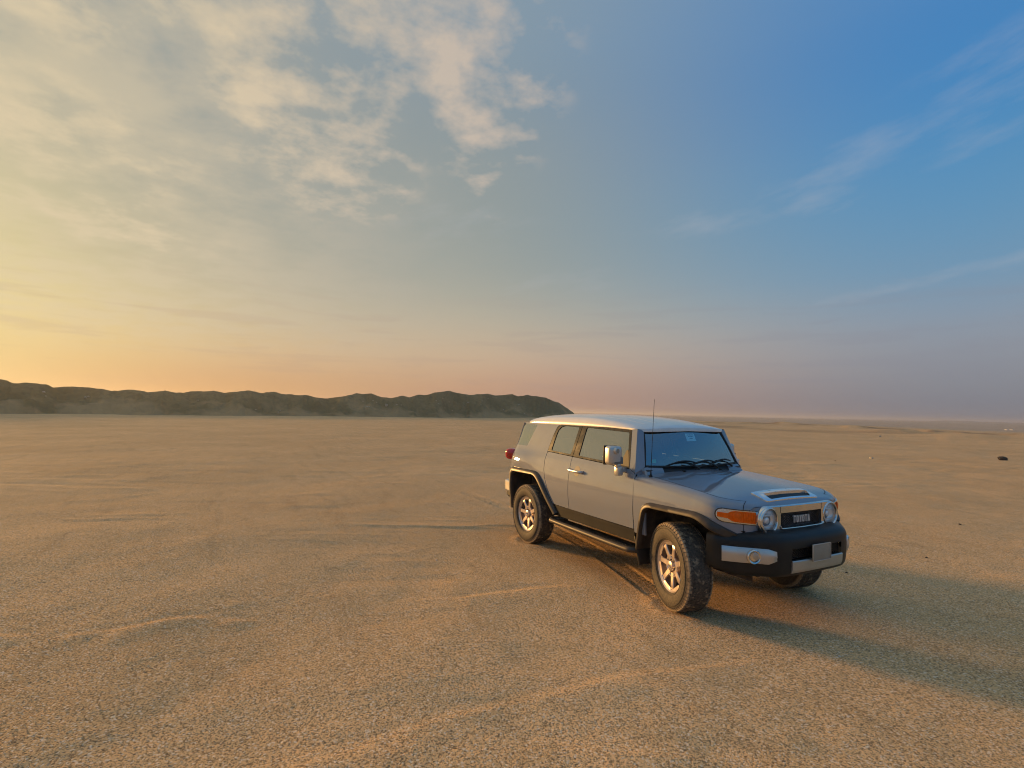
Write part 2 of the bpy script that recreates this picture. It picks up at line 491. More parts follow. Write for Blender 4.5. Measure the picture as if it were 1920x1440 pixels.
class MB:
    """collects primitive shapes for one mesh"""
    def __init__(self):
        self.v = []; self.f = []

    def add(self, vs, fs):
        o = len(self.v)
        self.v += [tuple(v) for v in vs]
        self.f += [tuple(i + o for i in f) for f in fs]

    def box(self, c, s, bev=0.0, rot=None, seg=2):
        bm = bmesh.new()
        bmesh.ops.create_cube(bm, size=1.0)
        bmesh.ops.scale(bm, vec=s, verts=bm.verts)
        if bev > 0:
            bmesh.ops.bevel(bm, geom=bm.edges[:], offset=min(bev, min(s) * 0.49), segments=seg, affect='EDGES', profile=0.5)
        m = Matrix.Translation(c)
        if rot is not None: m = m @ rot.to_4x4()
        bmesh.ops.transform(bm, matrix=m, verts=bm.verts)
        bm.verts.index_update()
        self.add([v.co[:] for v in bm.verts], [tuple(v.index for v in f.verts) for f in bm.faces])
        bm.free()

    def loft(self, rings, closed=True, cap0=False, cap1=False):
        n = len(rings[0])
        vs = [p for r in rings for p in r]
        fs = []
        for i in range(len(rings) - 1):
            for j in range(n if closed else n - 1):
                k = (j + 1) % n
                fs.append((i * n + j, i * n + k, (i + 1) * n + k, (i + 1) * n + j))
        if cap0: fs.append(tuple(range(n))[::-1])
        if cap1: fs.append(tuple(range((len(rings) - 1) * n, len(rings) * n)))
        self.add(vs, fs)

    def tube(self, path, r, seg=10, caps=True):
        path = [Vector(p) for p in path]
        rr = r if hasattr(r, '__len__') else [r] * len(path)
        rings = []
        up = None
        for i, p in enumerate(path):
            d = (path[min(i + 1, len(path) - 1)] - path[max(i - 1, 0)]).normalized()
            if up is None:
                up = Vector((0, 0, 1)) if abs(d.z) < 0.9 else Vector((1, 0, 0))
            a = d.cross(up).normalized(); bb = a.cross(d).normalized(); up = bb
            rings.append([p + a * (math.cos(2 * math.pi * k / seg) * rr[i]) + bb * (math.sin(2 * math.pi * k / seg) * rr[i]) for k in range(seg)])
        self.loft(rings, True, caps, caps)

    def lathe(self, prof, seg=48, axis='y', c=(0, 0, 0), closed=False):
        """prof: list of (radius, along); revolved about the axis"""
        rings = []
        for k in range(seg):
            a = 2 * math.pi * k / seg
            ring = []
            for r_, h in prof:
                x, z = r_ * math.cos(a), r_ * math.sin(a)
                ring.append({'y': (c[0] + x, c[1] + h, c[2] + z), 'x': (c[0] + h, c[1] + x, c[2] + z), 'z': (c[0] + x, c[1] + z, c[2] + h)}[axis])
            rings.append(ring)
        n = len(prof)
        vs = [p for r_ in rings for p in r_]
        fs = []
        for i in range(seg):
            k = (i + 1) % seg
            for j in range(n if closed else n - 1):
                l = (j + 1) % n
                fs.append((i * n + j, k * n + j, k * n + l, i * n + l))
        self.add(vs, fs)

    def obj(self, name, mat, parent=None, smooth=True, sharp=32.0):
        o = mesh_obj(name, self.v, self.f, mat, parent, smooth, sharp)
        bm = bmesh.new(); bm.from_mesh(o.data)
        bmesh.ops.recalc_face_normals(bm, faces=bm.faces)
        bm.to_mesh(o.data); bm.free()
        if smooth and sharp < 179: o.data.set_sharp_from_angle(angle=R(sharp))
        return o


def pchip(xs, ys):
    xs = np.array(xs, float); ys = np.array(ys, float)
    h = np.diff(xs); d = np.diff(ys) / h
    m = np.zeros(len(xs))
    for i in range(1, len(xs) - 1):
        if d[i - 1] * d[i] > 0:
            w1, w2 = 2 * h[i] + h[i - 1], h[i] + 2 * h[i - 1]
            m[i] = (w1 + w2) / (w1 / d[i - 1] + w2 / d[i])
    m[0], m[-1] = d[0], d[-1]

    def f(x):
        x = float(x)
        if x <= xs[0]: return ys[0] + m[0] * (x - xs[0])
        if x >= xs[-1]: return ys[-1] + m[-1] * (x - xs[-1])
        i = int(np.searchsorted(xs, x)) - 1
        t = (x - xs[i]) / h[i]
        return (ys[i] * (1 + 2 * t) * (1 - t) ** 2 + h[i] * m[i] * t * (1 - t) ** 2 + ys[i + 1] * t * t * (3 - 2 * t) + h[i] * m[i + 1] * t * t * (t - 1))
    return f


def round_poly(pts, r, seg=5, closed=True):
    out = []
    n = len(pts)
    for i in range(n):
        p = Vector(pts[i][:2])
        rr = pts[i][2] if len(pts[i]) > 2 else r
        if not closed and i in (0, n - 1):
            out.append(p); continue
        a = Vector(pts[(i - 1) % n][:2]) - p; c = Vector(pts[(i + 1) % n][:2]) - p
        k = min(rr, a.length * 0.45, c.length * 0.45)
        if k < 1e-4:
            out.append(p); continue
        s_, e_ = p + a.normalized() * k, p + c.normalized() * k
        for j in range(seg + 1):
            t_ = j / seg
            out.append(s_ * (1 - t_) ** 2 + p * 2 * t_ * (1 - t_) + e_ * t_ * t_)
    return [tuple(q) for q in out]


def densify(pts, step, closed=True):
    out = []
    n = len(pts)
    for i in range(n if closed else n - 1):
        a = Vector(pts[i]); c = Vector(pts[(i + 1) % n])
        k = max(1, int(math.ceil((c - a).length / step)))
        out += [tuple(a.lerp(c, j / k)) for j in range(k)]
    if not closed: out.append(tuple(pts[-1]))
    return out


def inside(p, poly):
    x, y = p; c = False
    n = len(poly)
    j = n - 1
    for i in range(n):
        xi, yi = poly[i]; xj, yj = poly[j]
        if (yi > y) != (yj > y) and x < (xj - xi) * (y - yi) / (yj - yi) + xi: c = not c
        j = i
    return c


def panel(name, outline, mapf, mat, parent, holes=(), thick=0.018, d0=0.0, step=0.035, flip=False, bev=0.0):
    """a curved sheet cut to an outline in surface coordinates; mapf(u, v, d) -> point, d is depth below the surface"""
    outer = densify(outline, step)
    loops = [outer] + [densify(h, step) for h in holes]
    pts = [Vector(p) for l in loops for p in l]
    edges = []; o = 0
    for l in loops:
        edges += [(o + i, o + (i + 1) % len(l)) for i in range(len(l))]; o += len(l)
    us = [p[0] for p in outer]; vs_ = [p[1] for p in outer]
    nb = len(pts)
    u = min(us) + step * 0.5
    segs = [(Vector(l[i]), Vector(l[(i + 1) % len(l)])) for l in loops for i in range(len(l))]
    A = np.array([s_[0] for s_ in segs]); B = np.array([s_[1] for s_ in segs]); AB = B - A
    L2 = (AB ** 2).sum(1) + 1e-12
    while u < max(us):
        v = min(vs_) + step * 0.5
        while v < max(vs_):
            if inside((u, v), outer) and not any(inside((u, v), l) for l in loops[1:]):
                q = np.array((u, v))
                tt = np.clip(((q - A) * AB).sum(1) / L2, 0, 1)
                if (((A + AB * tt[:, None] - q) ** 2).sum(1)).min() > (step * 0.4) ** 2:
                    pts.append(Vector((u, v)))
            v += step
        u += step
    ov, oe, of, orig_v, _, _ = delaunay_2d_cdt(pts, edges, [], 0, 1e-6)
    tris = []
    for f in of:
        c = sum((Vector(ov[i]) for i in f), Vector((0, 0))) / len(f)
        if inside(c, outer) and not any(inside(c, l) for l in loops[1:]):
            tris.append(tuple(f))
    eps = 2e-3

    def nrm(p):
        a = (Vector(mapf(p[0] + eps, p[1], d0)) - Vector(mapf(p[0] - eps, p[1], d0)))
        c = (Vector(mapf(p[0], p[1] + eps, d0)) - Vector(mapf(p[0], p[1] - eps, d0)))
        n_ = a.cross(c).normalized()
        out_ = Vector(mapf(p[0], p[1], d0)) - Vector(mapf(p[0], p[1], d0 + 0.01))
        return n_ if n_.dot(out_) > 0 else -n_
    verts = [Vector(mapf(p[0], p[1], d0)) for p in ov]
    vn = [nrm(p) for p in ov]
    faces = []; norms = []
    for f in tris:
        a, b_, c = (verts[i] for i in f[:3])
        if (b_ - a).cross(c - a).dot(vn[f[0]]) < 0: f = f[::-1]
        faces.append(f)
    ecount = {}
    for f in faces:
        for i in range(len(f)):
            e = (f[i], f[(i + 1) % len(f)])
            ecount[e] = 1
    border = [e for e in ecount if (e[1], e[0]) not in ecount]
    for f in faces: norms += [vn[i] for i in f]
    if thick > 0:
        idx = {}
        for a, b_ in border:
            for q in (a, b_):
                if q not in idx:
                    idx[q] = len(verts)
                    verts.append(Vector(mapf(ov[q][0], ov[q][1], d0 + thick)))
        for a, b_ in border:
            f = (b_, a, idx[a], idx[b_])
            faces.append(f)
            n_ = (verts[a] - verts[b_]).cross(verts[idx[a]] - verts[a]).normalized()
            norms += [n_] * 4
    return mesh_obj(name, verts, faces, mat, parent, normals=[tuple(n_) for n_ in norms], sharp_edges=set(border))


def tag(o, label, cat, group=None, kind=None):
    if label: o['label'] = label
    if cat: o['category'] = cat
    if group: o['group'] = group
    if kind: o['kind'] = kind
    return o

# ------------------------------------------------------------------ terrain
def vnoise(x, y, seed):
    xi = np.floor(x).astype(np.int64); yi = np.floor(y).astype(np.int64)
    fx = x - xi; fy = y - yi
    fx = fx * fx * fx * (fx * (fx * 6 - 15) + 10); fy = fy * fy * fy * (fy * (fy * 6 - 15) + 10)

    def h(a, b_):
        n = (a * 374761393 + b_ * 668265263 + seed * 982451653) & 0x7fffffff
        n = ((n ^ (n >> 13)) * 1274126177) & 0x7fffffff
        n = n ^ (n >> 16)
        return (n & 0xffff) / 65535.0
    return (h(xi, yi) * (1 - fx) + h(xi + 1, yi) * fx) * (1 - fy) + (h(xi, yi + 1) * (1 - fx) + h(xi + 1, yi + 1) * fx) * fy - 0.5


def fbm(x, y, seed, octv=4, gain=0.5):
    s_ = np.zeros_like(x); a = 1.0
    for k in range(octv):
        s_ += a * vnoise(x * 2 ** k, y * 2 ** k, seed + k * 17)
        a *= gain
    return s_


def smst(x, a, b_):
    t_ = np.clip((x - a) / (b_ - a), 0, 1)
    return t_ * t_ * (3 - 2 * t_)


TRACK = np.array([(0.02, -0.80), (-0.35, -0.70), (-0.72, -0.59), (-1.25, -0.44), (-1.88, -0.28), (-2.6, -0.16), (-3.6, -0.05), (-5.0, 0.02), (-7.0, 0.0)])
RID = np.array((0.468, 0.884))       # wind ridges run roughly this way


def track_rel(x, y, pts):
    best = np.full(x.shape, 9.0); along = np.zeros(x.shape); acc = 0.0
    for a, b_ in zip(pts[:-1], pts[1:]):
        ab = b_ - a; L = math.hypot(*ab)
        t_ = np.clip(((x - a[0]) * ab[0] + (y - a[1]) * ab[1]) / L ** 2, 0, 1)
        dx = x - a[0] - ab[0] * t_; dy = y - a[1] - ab[1] * t_
        sd = (dx * ab[1] - dy * ab[0]) / L
        d = np.hypot(dx, dy)
        m_ = d < np.abs(best)
        best = np.where(m_, np.where(sd < 0, -d, d), best)
        along = np.where(m_, acc + t_ * L, along)
        acc += L
    return best, along


def ridge(x, y, cx, cy, ang, L, h, w=0.13, skew=2.5):
    """one wind-blown ridge: steep on one side, long on the other"""
    c, s_ = math.cos(R(ang)), math.sin(R(ang))
    a = (x - cx) * c + (y - cy) * s_
    bb = -(x - cx) * s_ + (y - cy) * c
    bb = bb - 0.10 * L * np.sin(a / L * 2.2 + cx * 3) - 0.03 * np.sin(a * 6 + cy * 5)
    prof = np.where(bb > 0, np.exp(-bb / (w * skew)), np.exp(-(bb / (w * 0.45)) ** 2))
    return 0.5 * h * np.exp(-(a / L) ** 2) * prof


RIDGES = []
_rr = random.Random(5)
# a few ridges placed where the photograph shows them (world metres)
for i in range(46):
    d_ = 8 + 26 * _rr.random() ** 1.3; a_ = R(100 + 105 * _rr.random())
    RIDGES.append((CAM.x + d_ * math.cos(a_), CAM.y + d_ * math.sin(a_), 62 + _rr.uniform(-9, 9), 0.5 + 1.1 * _rr.random(), 0.018 + 0.022 * _rr.random()))


def _flat(px, py):
    d = _f + _r2 * ((px - 960) / FPX) + _u2 * ((720 - py) / FPX)
    t_ = -CAM.z / d.z
    return (CAM.x + d.x * t_, CAM.y + d.y * t_)


OLD = [np.array([_flat(*q) for q in ((-160, 1205), (0, 1192), (110, 1190), (230, 1180), (340, 1164), (470, 1162), (570, 1154), (700, 1142), (780, 1128), (880, 1124), (960, 1112), (1060, 1100))]),
       np.array([_flat(*q) for q in ((700, 1390), (830, 1345), (920, 1326), (1020, 1306), (1180, 1276), (1300, 1258), (1420, 1240), (1520, 1216), (1640, 1190), (1800, 1170))]),
       np.array([_flat(*q) for q in ((-200, 950), (0, 948), (200, 936), (420, 905), (640, 903), (760, 908), (900, 918))]),
       np.array([_flat(*q) for q in ((1560, 1010), (1700, 1040), (1800, 1056), (1930, 1080), (2100, 1120))]),
       np.array([_flat(*q) for q in ((1590, 960), (1700, 985), (1820, 1003), (1950, 1020), (2100, 1050))])]


def ground_z(x, y):
    x = np.asarray(x, float); y = np.asarray(y, float)
    rc = np.hypot((x + 1.3) / 2.6, y / 1.5)                     # 1 at the edge of the car's footprint
    calm = smst(rc, 0.8, 1.8)
    al = x * RID[0] + y * RID[1]; ac = -x * RID[1] + y * RID[0]
    z = 0.05 * fbm(x / 5.0, y / 5.0, 3, 3) * calm
    z = z + 0.022 * fbm(x / 1.1, y / 1.1, 9, 4) * (0.25 + 0.75 * calm)
    w_ = 0.35 + 0.65 * smst(np.hypot(x - CAM.x, y - CAM.y), 4, 9)
    rip = np.abs(fbm(al / 3.2, ac / 0.55 + 0.8 * fbm(al / 2.5, ac / 2.5, 77, 2), 21, 3, 0.5))
    z = z + 0.046 * (0.25 - rip) * (0.15 + 0.85 * calm) * w_ * smst(fbm(x / 7, y / 7, 41, 2), -0.30, 0.25)
    near = np.hypot(x - CAM.x, y - CAM.y) < 45
    if near.any():
        zz = np.zeros_like(z)
        xn, yn = x[near], y[near]
        acc = np.zeros_like(xn)
        for cx, cy, ang, L, h in RIDGES:
            m_ = (np.abs(xn - cx) < 2.2 * L + 1) & (np.abs(yn - cy) < 2.2 * L + 1)
            if m_.any():
                acc[m_] += ridge(xn[m_], yn[m_], cx, cy, ang, L, h)
        td, ta = track_rel(xn, yn, TRACK)
        inside_t = smst(np.abs(td), 0.135, 0.105)
        lug = np.where(np.abs(td) > 0.08, np.sign(np.sin(ta * 95 + np.sign(td) * 0.8)), np.sign(np.sin(ta * 80 + td * 60)))
        groove = -0.009 + 0.004 * lug * inside_t
        berm = 0.004 * np.exp(-((np.abs(td) - 0.155) / 0.025) ** 2)
        fade = smst(ta, 0.12, 0.4)
        acc += (groove * inside_t + berm) * fade
        for q_, (pl_, amp_) in enumerate(zip(OLD, (0.012, 0.007, 0.016, 0.011, 0.011))):
            od, oa = track_rel(xn, yn, pl_)
            od = od + 0.10 * fbm(oa / 0.9, oa * 0 + q_, 200 + q_, 3)
            mod = np.clip((0.10, 0.55, 0.2, 0.5, 0.5)[q_] + 2.2 * fbm(oa / (0.55, 1.6, 0.9, 2.0, 2.0)[q_], oa * 0 + 3.0 * q_, 300 + q_, 3), 0, 1)
            acc += amp_ * mod * (np.where(od > 0, np.exp(-(od / 0.22) ** 2), np.exp(-(od / 0.05) ** 2)) - 0.4 * np.exp(-((od + 0.10) / 0.07) ** 2))
        # the tyres have pressed a shallow bed
        for wx, wy in ((0.04, -0.80), (0.04, 0.80), (-2.69, -0.80), (-2.69, 0.80)):
            rr_ = np.hypot((xn - wx) / 0.30, (yn - wy) / 0.22)
            acc += 0.012 * np.exp(-((rr_ - 1.0) / 0.28) ** 2)
        zz[near] = acc
        z = z + zz
    # far: low berm and mounds on the right, plain falling away behind them
    dx, dy = x - CAM.x, y - CAM.y
    rr_ = np.hypot(dx, dy); az = np.degrees(np.arctan2(dy, dx))
    z = z + 0.22 * fbm(x / 26.0, y / 26.0, 61, 3) * smst(rr_, 25, 70)
    rb = 150 - 62 * smst(az, 126, 106)
    berm = np.exp(-((rr_ - rb - 10 * fbm(az / 5.0, az * 0 + 2.0, 5, 3)) / 9.0) ** 2)
    z = z + berm * (0.22 + 0.4 * fbm(az / 2.2, rr_ / 40, 15, 4)) * smst(az, 158, 146) * smst(az, 60, 90)
    z = z - 1.1 * smst(rr_, rb + 15, rb + 240) * smst(az, 165, 140) * smst(az, 50, 80)
    for maz, mr, mh, mw in ((116.2, 92, 0.6, 4.0), (124.6, 150, 0.7, 4.0), (110.6, 80, 0.4, 4.5), (140.2, 175, 0.9, 8)):
        mx, my = CAM.x + mr * math.cos(R(maz)), CAM.y + mr * math.sin(R(maz))
        d_ = np.hypot(x - mx, y - my) / mw
        z = z + mh * np.exp(-d_ ** 1.6 * 1.2) * (1 + 0.4 * fbm(x / 3, y / 3, 8, 2))
    z = z + 8.0 * np.maximum(fbm(az / 4.0, rr_ / 900, 95, 3), -0.1) * smst(rr_, 1100, 2200) * smst(rr_, 5900, 3500)
    return z


def grid_mesh(name, X, Y, Z, mat):
    n, k = X.shape
    me = bpy.data.meshes.new(name)
    co = np.empty((n * k, 3), np.float32)
    co[:, 0] = X.ravel(); co[:, 1] = Y.ravel(); co[:, 2] = Z.ravel()
    me.vertices.add(n * k)
    me.vertices.foreach_set('co', co.ravel())
    i = np.arange(n - 1)[:, None] * k + np.arange(k - 1)[None, :]
    q = np.stack([i, i + 1, i + k + 1, i + k], -1).reshape(-1, 4)
    me.loops.add(q.size)
    me.loops.foreach_set('vertex_index', q.ravel().astype(np.int32))
    me.polygons.add(len(q))
    me.polygons.foreach_set('loop_start', (np.arange(len(q)) * 4).astype(np.int32))
    me.polygons.foreach_set('use_smooth', np.ones(len(q), bool))
    me.materials.append(mat)
    me.update(calc_edges=True)
    o = bpy.data.objects.new(name, me)
    col.objects.link(o)
    return o


# one sheet, finest close to the viewpoint and the car
a_dense = np.linspace(R(98), R(206), 700)
a_rest = np.linspace(R(206), R(98 + 360), 110)[1:]
ang_ = np.concatenate([a_dense, a_rest])
r1 = np.concatenate([np.geomspace(0.5, 2.2, 24)[:-1], np.geomspace(2.2, 9.0, 600)[:-1], np.geomspace(9.0, 60, 250)]); r2 = np.geomspace(60, 9000, 90)[1:]
rad_ = np.concatenate([[0.01], r1, r2])
A_, Rr = np.meshgrid(ang_, rad_, indexing='ij')
X_ = CAM.x + Rr * np.cos(A_); Y_ = CAM.y + Rr * np.sin(A_)
ground = grid_mesh('ground', X_, Y_, ground_z(X_, Y_), sand)
_dx, _dy = X_ - CAM.x, Y_ - CAM.y
_rr, _az = np.hypot(_dx, _dy), np.degrees(np.arctan2(_dy, _dx)) % 360
_rb = 150 - 62 * smst(_az, 126, 106) + 10 * fbm(_az / 5.0, _az * 0 + 2.0, 5, 3)
_pl = smst(_rr, _rb + 8, _rb + 60)
_be = np.exp(-((_rr - _rb + 3) / 9.0) ** 2) * np.clip(0.55 + 1.6 * fbm(_az / 1.7, _rr / 30, 15, 4), 0, 1) * smst(_az, 165, 150) + 0.7 * np.clip(3.0 * fbm(X_ / 22, Y_ / 22, 140, 4) - 0.25, 0, 1) * smst(_rr, 30, 70) * (1 - _pl) * smst(_az, 150, 125)
for nm_, val in (('far_plain', _pl), ('berm_earth', np.clip(_be, 0, 1))):
    at = ground.data.attributes.new(nm_, 'FLOAT', 'POINT')
    at.data.foreach_set('value', val.astype(np.float32).ravel())
ground['kind'] = 'structure'
ground['label'] = 'wide flat plain of coarse tan sand with faint wind ridges'

# spoil-heap ridge on the left: crest read as angle above the horizon, built at its own distance
CREST = [(0, 712), (12, 713.5), (26, 718), (55, 718), (87, 721), (100, 726), (137, 724.3), (169, 727), (210, 732.5), (242, 730.4), (262, 732), (277, 735.4),
         (309, 733), (332, 736), (359, 734.5), (379, 733.3), (402, 732.5), (420, 736.3), (446, 734), (466, 731.6), (478, 734), (490, 737), (513, 734),
         (528, 739), (542, 738.3), (557, 740.6), (572, 740.3), (587, 744), (611, 747), (648, 742.7), (668, 736.8), (683, 739), (697, 737.4), (715, 744.7),
         (732, 746.5), (756, 742), (767, 744.7), (785, 739), (800, 740.6), (814, 736.3), (843, 732.4), (855, 736.3), (878, 740.3), (916, 738.3), (928, 741.8),
         (960, 739), (971, 743.3), (986, 740.6), (1006, 742.7), (1024, 745.6), (1036, 751.4), (1047, 754.3), (1065, 767), (1074, 773)]


def pix_dir(px, py):
    d = _f + _r2 * ((px - 960) / FPX) + _u2 * ((720 - py) / FPX)
    return d.normalized()


caz_, cel_ = [], []
for px, py in CREST:
    d = pix_dir(px, py)
    a = math.degrees(math.atan2(d.y, d.x)) % 360
    caz_.append(a); cel_.append(math.degrees(math.asin(d.z)))
caz_ = np.array(caz_)[::-1]; cel_ = np.array(cel_)[::-1]
# the ridge goes on out of frame to the left
ext_a = np.arange(caz_[-1] + 2, caz_[-1] + 30, 2.0)
ext_e = 2.3 + 0.25 * np.sin(ext_a * 1.3) + 0.2 * np.sin(ext_a * 3.1)
caz_ = np.concatenate([caz_, ext_a]); cel_ = np.concatenate([cel_, ext_e])
base_px = [(0, 777.7), (280, 779.5), (560, 781.2), (700, 782.5), (1000, 785), (1074, 785.5)]
baz, bd = [], []
for px, py in base_px:
    d = pix_dir(px, py)
    baz.append(math.degrees(math.atan2(d.y, d.x)) % 360)
    bd.append(CAM.z / math.tan(-math.asin(d.z)))
baz = np.array(baz)[::-1]; bd = np.array(bd)[::-1]
na, nr = 1500, 90
aa = np.linspace(caz_[0] - 1.2, caz_[-1], na)
Rb = np.interp(aa, baz, bd) + 3.5 * fbm(aa / 2.0, aa * 0 + 9.0, 14, 4)
EL = np.interp(aa, caz_, cel_)
EL = np.where(aa < caz_[0], cel_[0] - 1.0 * (caz_[0] - aa), EL)
Rc = Rb + 13.0 + 3.0 * fbm(aa / 3.0, aa * 0, 4, 3)
Hc_ = np.maximum(CAM.z + Rc * np.tan(np.radians(EL)), 0.02)
tt = np.linspace(-0.12, 2.25, nr)
AA, TT = np.meshgrid(aa, tt, indexing='ij')
RB, RC, HC = Rb[:, None], Rc[:, None], Hc_[:, None]
RR = RB + (RC - RB) * TT
xs_ = CAM.x + RR * np.cos(np.radians(AA)); ys_ = CAM.y + RR * np.sin(np.radians(AA))
front = np.clip(TT, 0, 1)
rough_ = fbm(xs_ / 5.0, ys_ / 5.0, 31, 5, 0.55)
lob = fbm(xs_ / 9.0, ys_ / 9.0, 57, 3)
shape = np.where(TT < 1, np.power(np.clip(front + 0.34 * lob * np.sin(np.pi * front), 0, 1), 1.35), np.clip(1 - (TT - 1) / 1.2, 0, 1) ** 1.1)
fall = np.sin(np.pi * np.clip(TT, 0, 1))
gul = 1.5 * np.abs(fbm(xs_ / 8.0, ys_ / 8.0, 88, 4)) * np.clip(HC / 3, 0, 1)
ZZ = HC * shape - 0.9 * gul * np.sin(np.pi * np.clip(TT, 0, 1)) + 0.5 * rough_ * fall * np.minimum(HC, 4) * 0.45 + 0.45 * fbm(xs_ / 1.6, ys_ / 1.6, 71, 4) * np.clip(TT * 4, 0, 1) * np.clip((2.0 - TT) * 4, 0, 1) * np.clip(HC / 2, 0, 1) * np.clip(np.abs(TT - 1) * 8, 0.35, 1)
ZZ = np.where(TT < 0, -0.3 + 0 * ZZ, ZZ) - 0.25 * np.clip(1 - TT * 6, 0, 1) - 0.4 * (TT > 2.15)
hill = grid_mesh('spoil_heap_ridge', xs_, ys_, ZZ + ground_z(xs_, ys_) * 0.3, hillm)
hill['kind'] = 'structure'
hill['label'] = 'long dark ridge of dumped earth heaps along the left horizon'


def hill_point(px, t_):
    """a point on the face of the ridge along a picture column"""
    d = pix_dir(px, 760)
    a = math.degrees(math.atan2(d.y, d.x)) % 360
    i = int(np.argmin(np.abs(aa - a))); j = int(np.argmin(np.abs(tt - t_)))
    return Vector((xs_[i, j], ys_[i, j], ZZ[i, j] + float(ground_z(np.array([xs_[i, j]]), np.array([ys_[i, j]]))[0]) * 0.3))


def ground_at(px, py):
    d = pix_dir(px, py)
    t_ = -CAM.z / d.z
    for _ in range(6):
        p = CAM + d * t_
        t_ = (float(ground_z(np.array([p.x]), np.array([p.y]))[0]) - CAM.z) / d.z
    p = CAM + d * t_
    return Vector((p.x, p.y, float(ground_z(np.array([p.x]), np.array([p.y]))[0])))


# ------------------------------------------------------------------ the car: surfaces
def catmull(pts, n=14):
    P_ = [Vector(p) for p in pts]
    P_ = [P_[0] * 2 - P_[1]] + P_ + [P_[-1] * 2 - P_[-2]]
    out = []
    for i in range(1, len(P_) - 2):
        a, b_, c, d = P_[i - 1:i + 3]
        for k in range(n):
            t_ = k / n
            out.append(0.5 * ((2 * b_) + (c - a) * t_ + (2 * a - 5 * b_ + 4 * c - d) * t_ * t_ + (3 * b_ - a - 3 * c + d) * t_ ** 3))
    out.append(P_[-2])
    return out


YS = 0.885
front_pl = catmull([(0.30, YS), (0.42, 0.878), (0.50, 0.855), (0.564, 0.803), (0.609, 0.738), (0.642, 0.660), (0.672, 0.55), (0.685, 0.4), (0.695, 0.2), (0.698, 0.0)])
rear_pl = catmull([(-3.18, YS), (-3.26, 0.874), (-3.33, 0.838), (-3.375, 0.778), (-3.395, 0.70), (-3.40, 0.5), (-3.405, 0.0)])


def arcs(pl):
    L = [0.0]
    for a, b_ in zip(pl[:-1], pl[1:]): L.append(L[-1] + (b_ - a).length)
    return np.array(L)


fl_, rl_ = arcs(front_pl), arcs(rear_pl)
fpx = np.array([p.x for p in front_pl]); fpy = np.array([p.y for p in front_pl])
rpx = np.array([p.x for p in rear_pl]); rpy = np.array([p.y for p in rear_pl])
U_NOSE = 0.30 + fl_[-1]; U_TAIL = -3.18 - rl_[-1]


def plan(u):
    """half plan outline of the body at its widest: point for arc length u (u = x along the side)"""
    if u > 0.30:
        s_ = u - 0.30
        return float(np.interp(s_, fl_, fpx)), float(np.interp(s_, fl_, fpy))
    if u < -3.18:
        s_ = -3.18 - u
        return float(np.interp(s_, rl_, rpx)), float(np.interp(s_, rl_, rpy))
    return u, YS


def plan_n(u):
    e = 0.012
    a, c = plan(u - e), plan(u + e)
    tx, ty = c[0] - a[0], c[1] - a[1]
    L = math.hypot(tx, ty)
    return -ty / L, tx / L      # outward for the +y half


def u_of_y(y):                    # front outline arc length where |y| = y
    return 0.30 + float(np.interp(-y, -fpy, fl_))


_lean = pchip([0.40, 0.55, 0.65, 0.80, 0.90, 1.00, 1.12, 1.20, 1.245, 1.27, 1.66, 1.72], [0.026, 0.014, 0.005, 0.0, 0.005, 0.018, 0.042, 0.062, 0.078, 0.0865, 0.2095, 0.230])


def lean(z, u):
    l = _lean(z)
    if u < -2.2:
        l -= 0.034 * math.exp(-((u + 3.02) / 0.36) ** 2) * math.exp(-((z - 1.12) / 0.12) ** 2)
    if u > 0.25:
        l *= max(0.25, 1 - (u - 0.25) * 1.6)
    if -0.9 < u:
        l -= 0.012 * math.exp(-((u + 0.05) / 0.45) ** 2) * math.exp(-((z - 0.98) / 0.10) ** 2)
    return l


def wall(sign):
    def f(u, z, d):
        x, y = plan(u); nx, ny = plan_n(u)
        k = lean(z, u) + d
        return (x - nx * k, sign * (y - ny * k), z)
    return f


wallR, wallL = wall(-1), wall(1)

car = bpy.data.objects.new('suv', None)
col.objects.link(car)
car.empty_display_size = 0.5
car.location = ROOT_OFF
tag(car, 'grey boxy off-road SUV with white roof parked on the open sand', 'car')

HS = pchip([-0.55, -0.33, 0.12, 0.40, 0.52, 0.62, 0.70], [1.188, 1.172, 1.134, 1.104, 1.083, 1.052, 1.03])     # shoulder height
HCC = pchip([-0.55, -0.3, 0.12, 0.40, 0.52, 0.62, 0.70], [1.228, 1.212, 1.172, 1.137, 1.116, 1.082, 1.042])   # hood centre height


def hood_h(x, y):
    k = min(1.0, abs(y) / 0.76)
    c, s_ = HCC(x), HS(x)
    # flat raised middle that rolls down to the fender tops
    w_ = k * k * (3 - 2 * k)
    return c + (s_ - c) * (0.35 * k * k + 0.65 * w_)


def zb(u):                       # top of the vertical wall, where it rolls over into the hood
    if u < 0.2: return HS(u) - 0.085
    x, y = plan(u)
    e1 = HS(max(min(u, 0.5), 0.2)) - 0.085
    t_ = min(1, max(0, (0.80 - y) / 0.14)); t_ = t_ * t_ * (3 - 2 * t_)
    t2 = min(1, max(0, (0.62 - y) / 0.08)); t2 = t2 * t2 * (3 - 2 * t2)
    return e1 * (1 - t_) + t_ * (1.004 + 0.028 * t2)


def rfil(u):
    x, y = plan(u)
    t_ = min(1, max(0, (0.86 - y) / 0.2)) if u > 0.2 else 0
    return 0.13 * (1 - t_) + 0.055 * t_


U_HOOK = u_of_y(0.665)
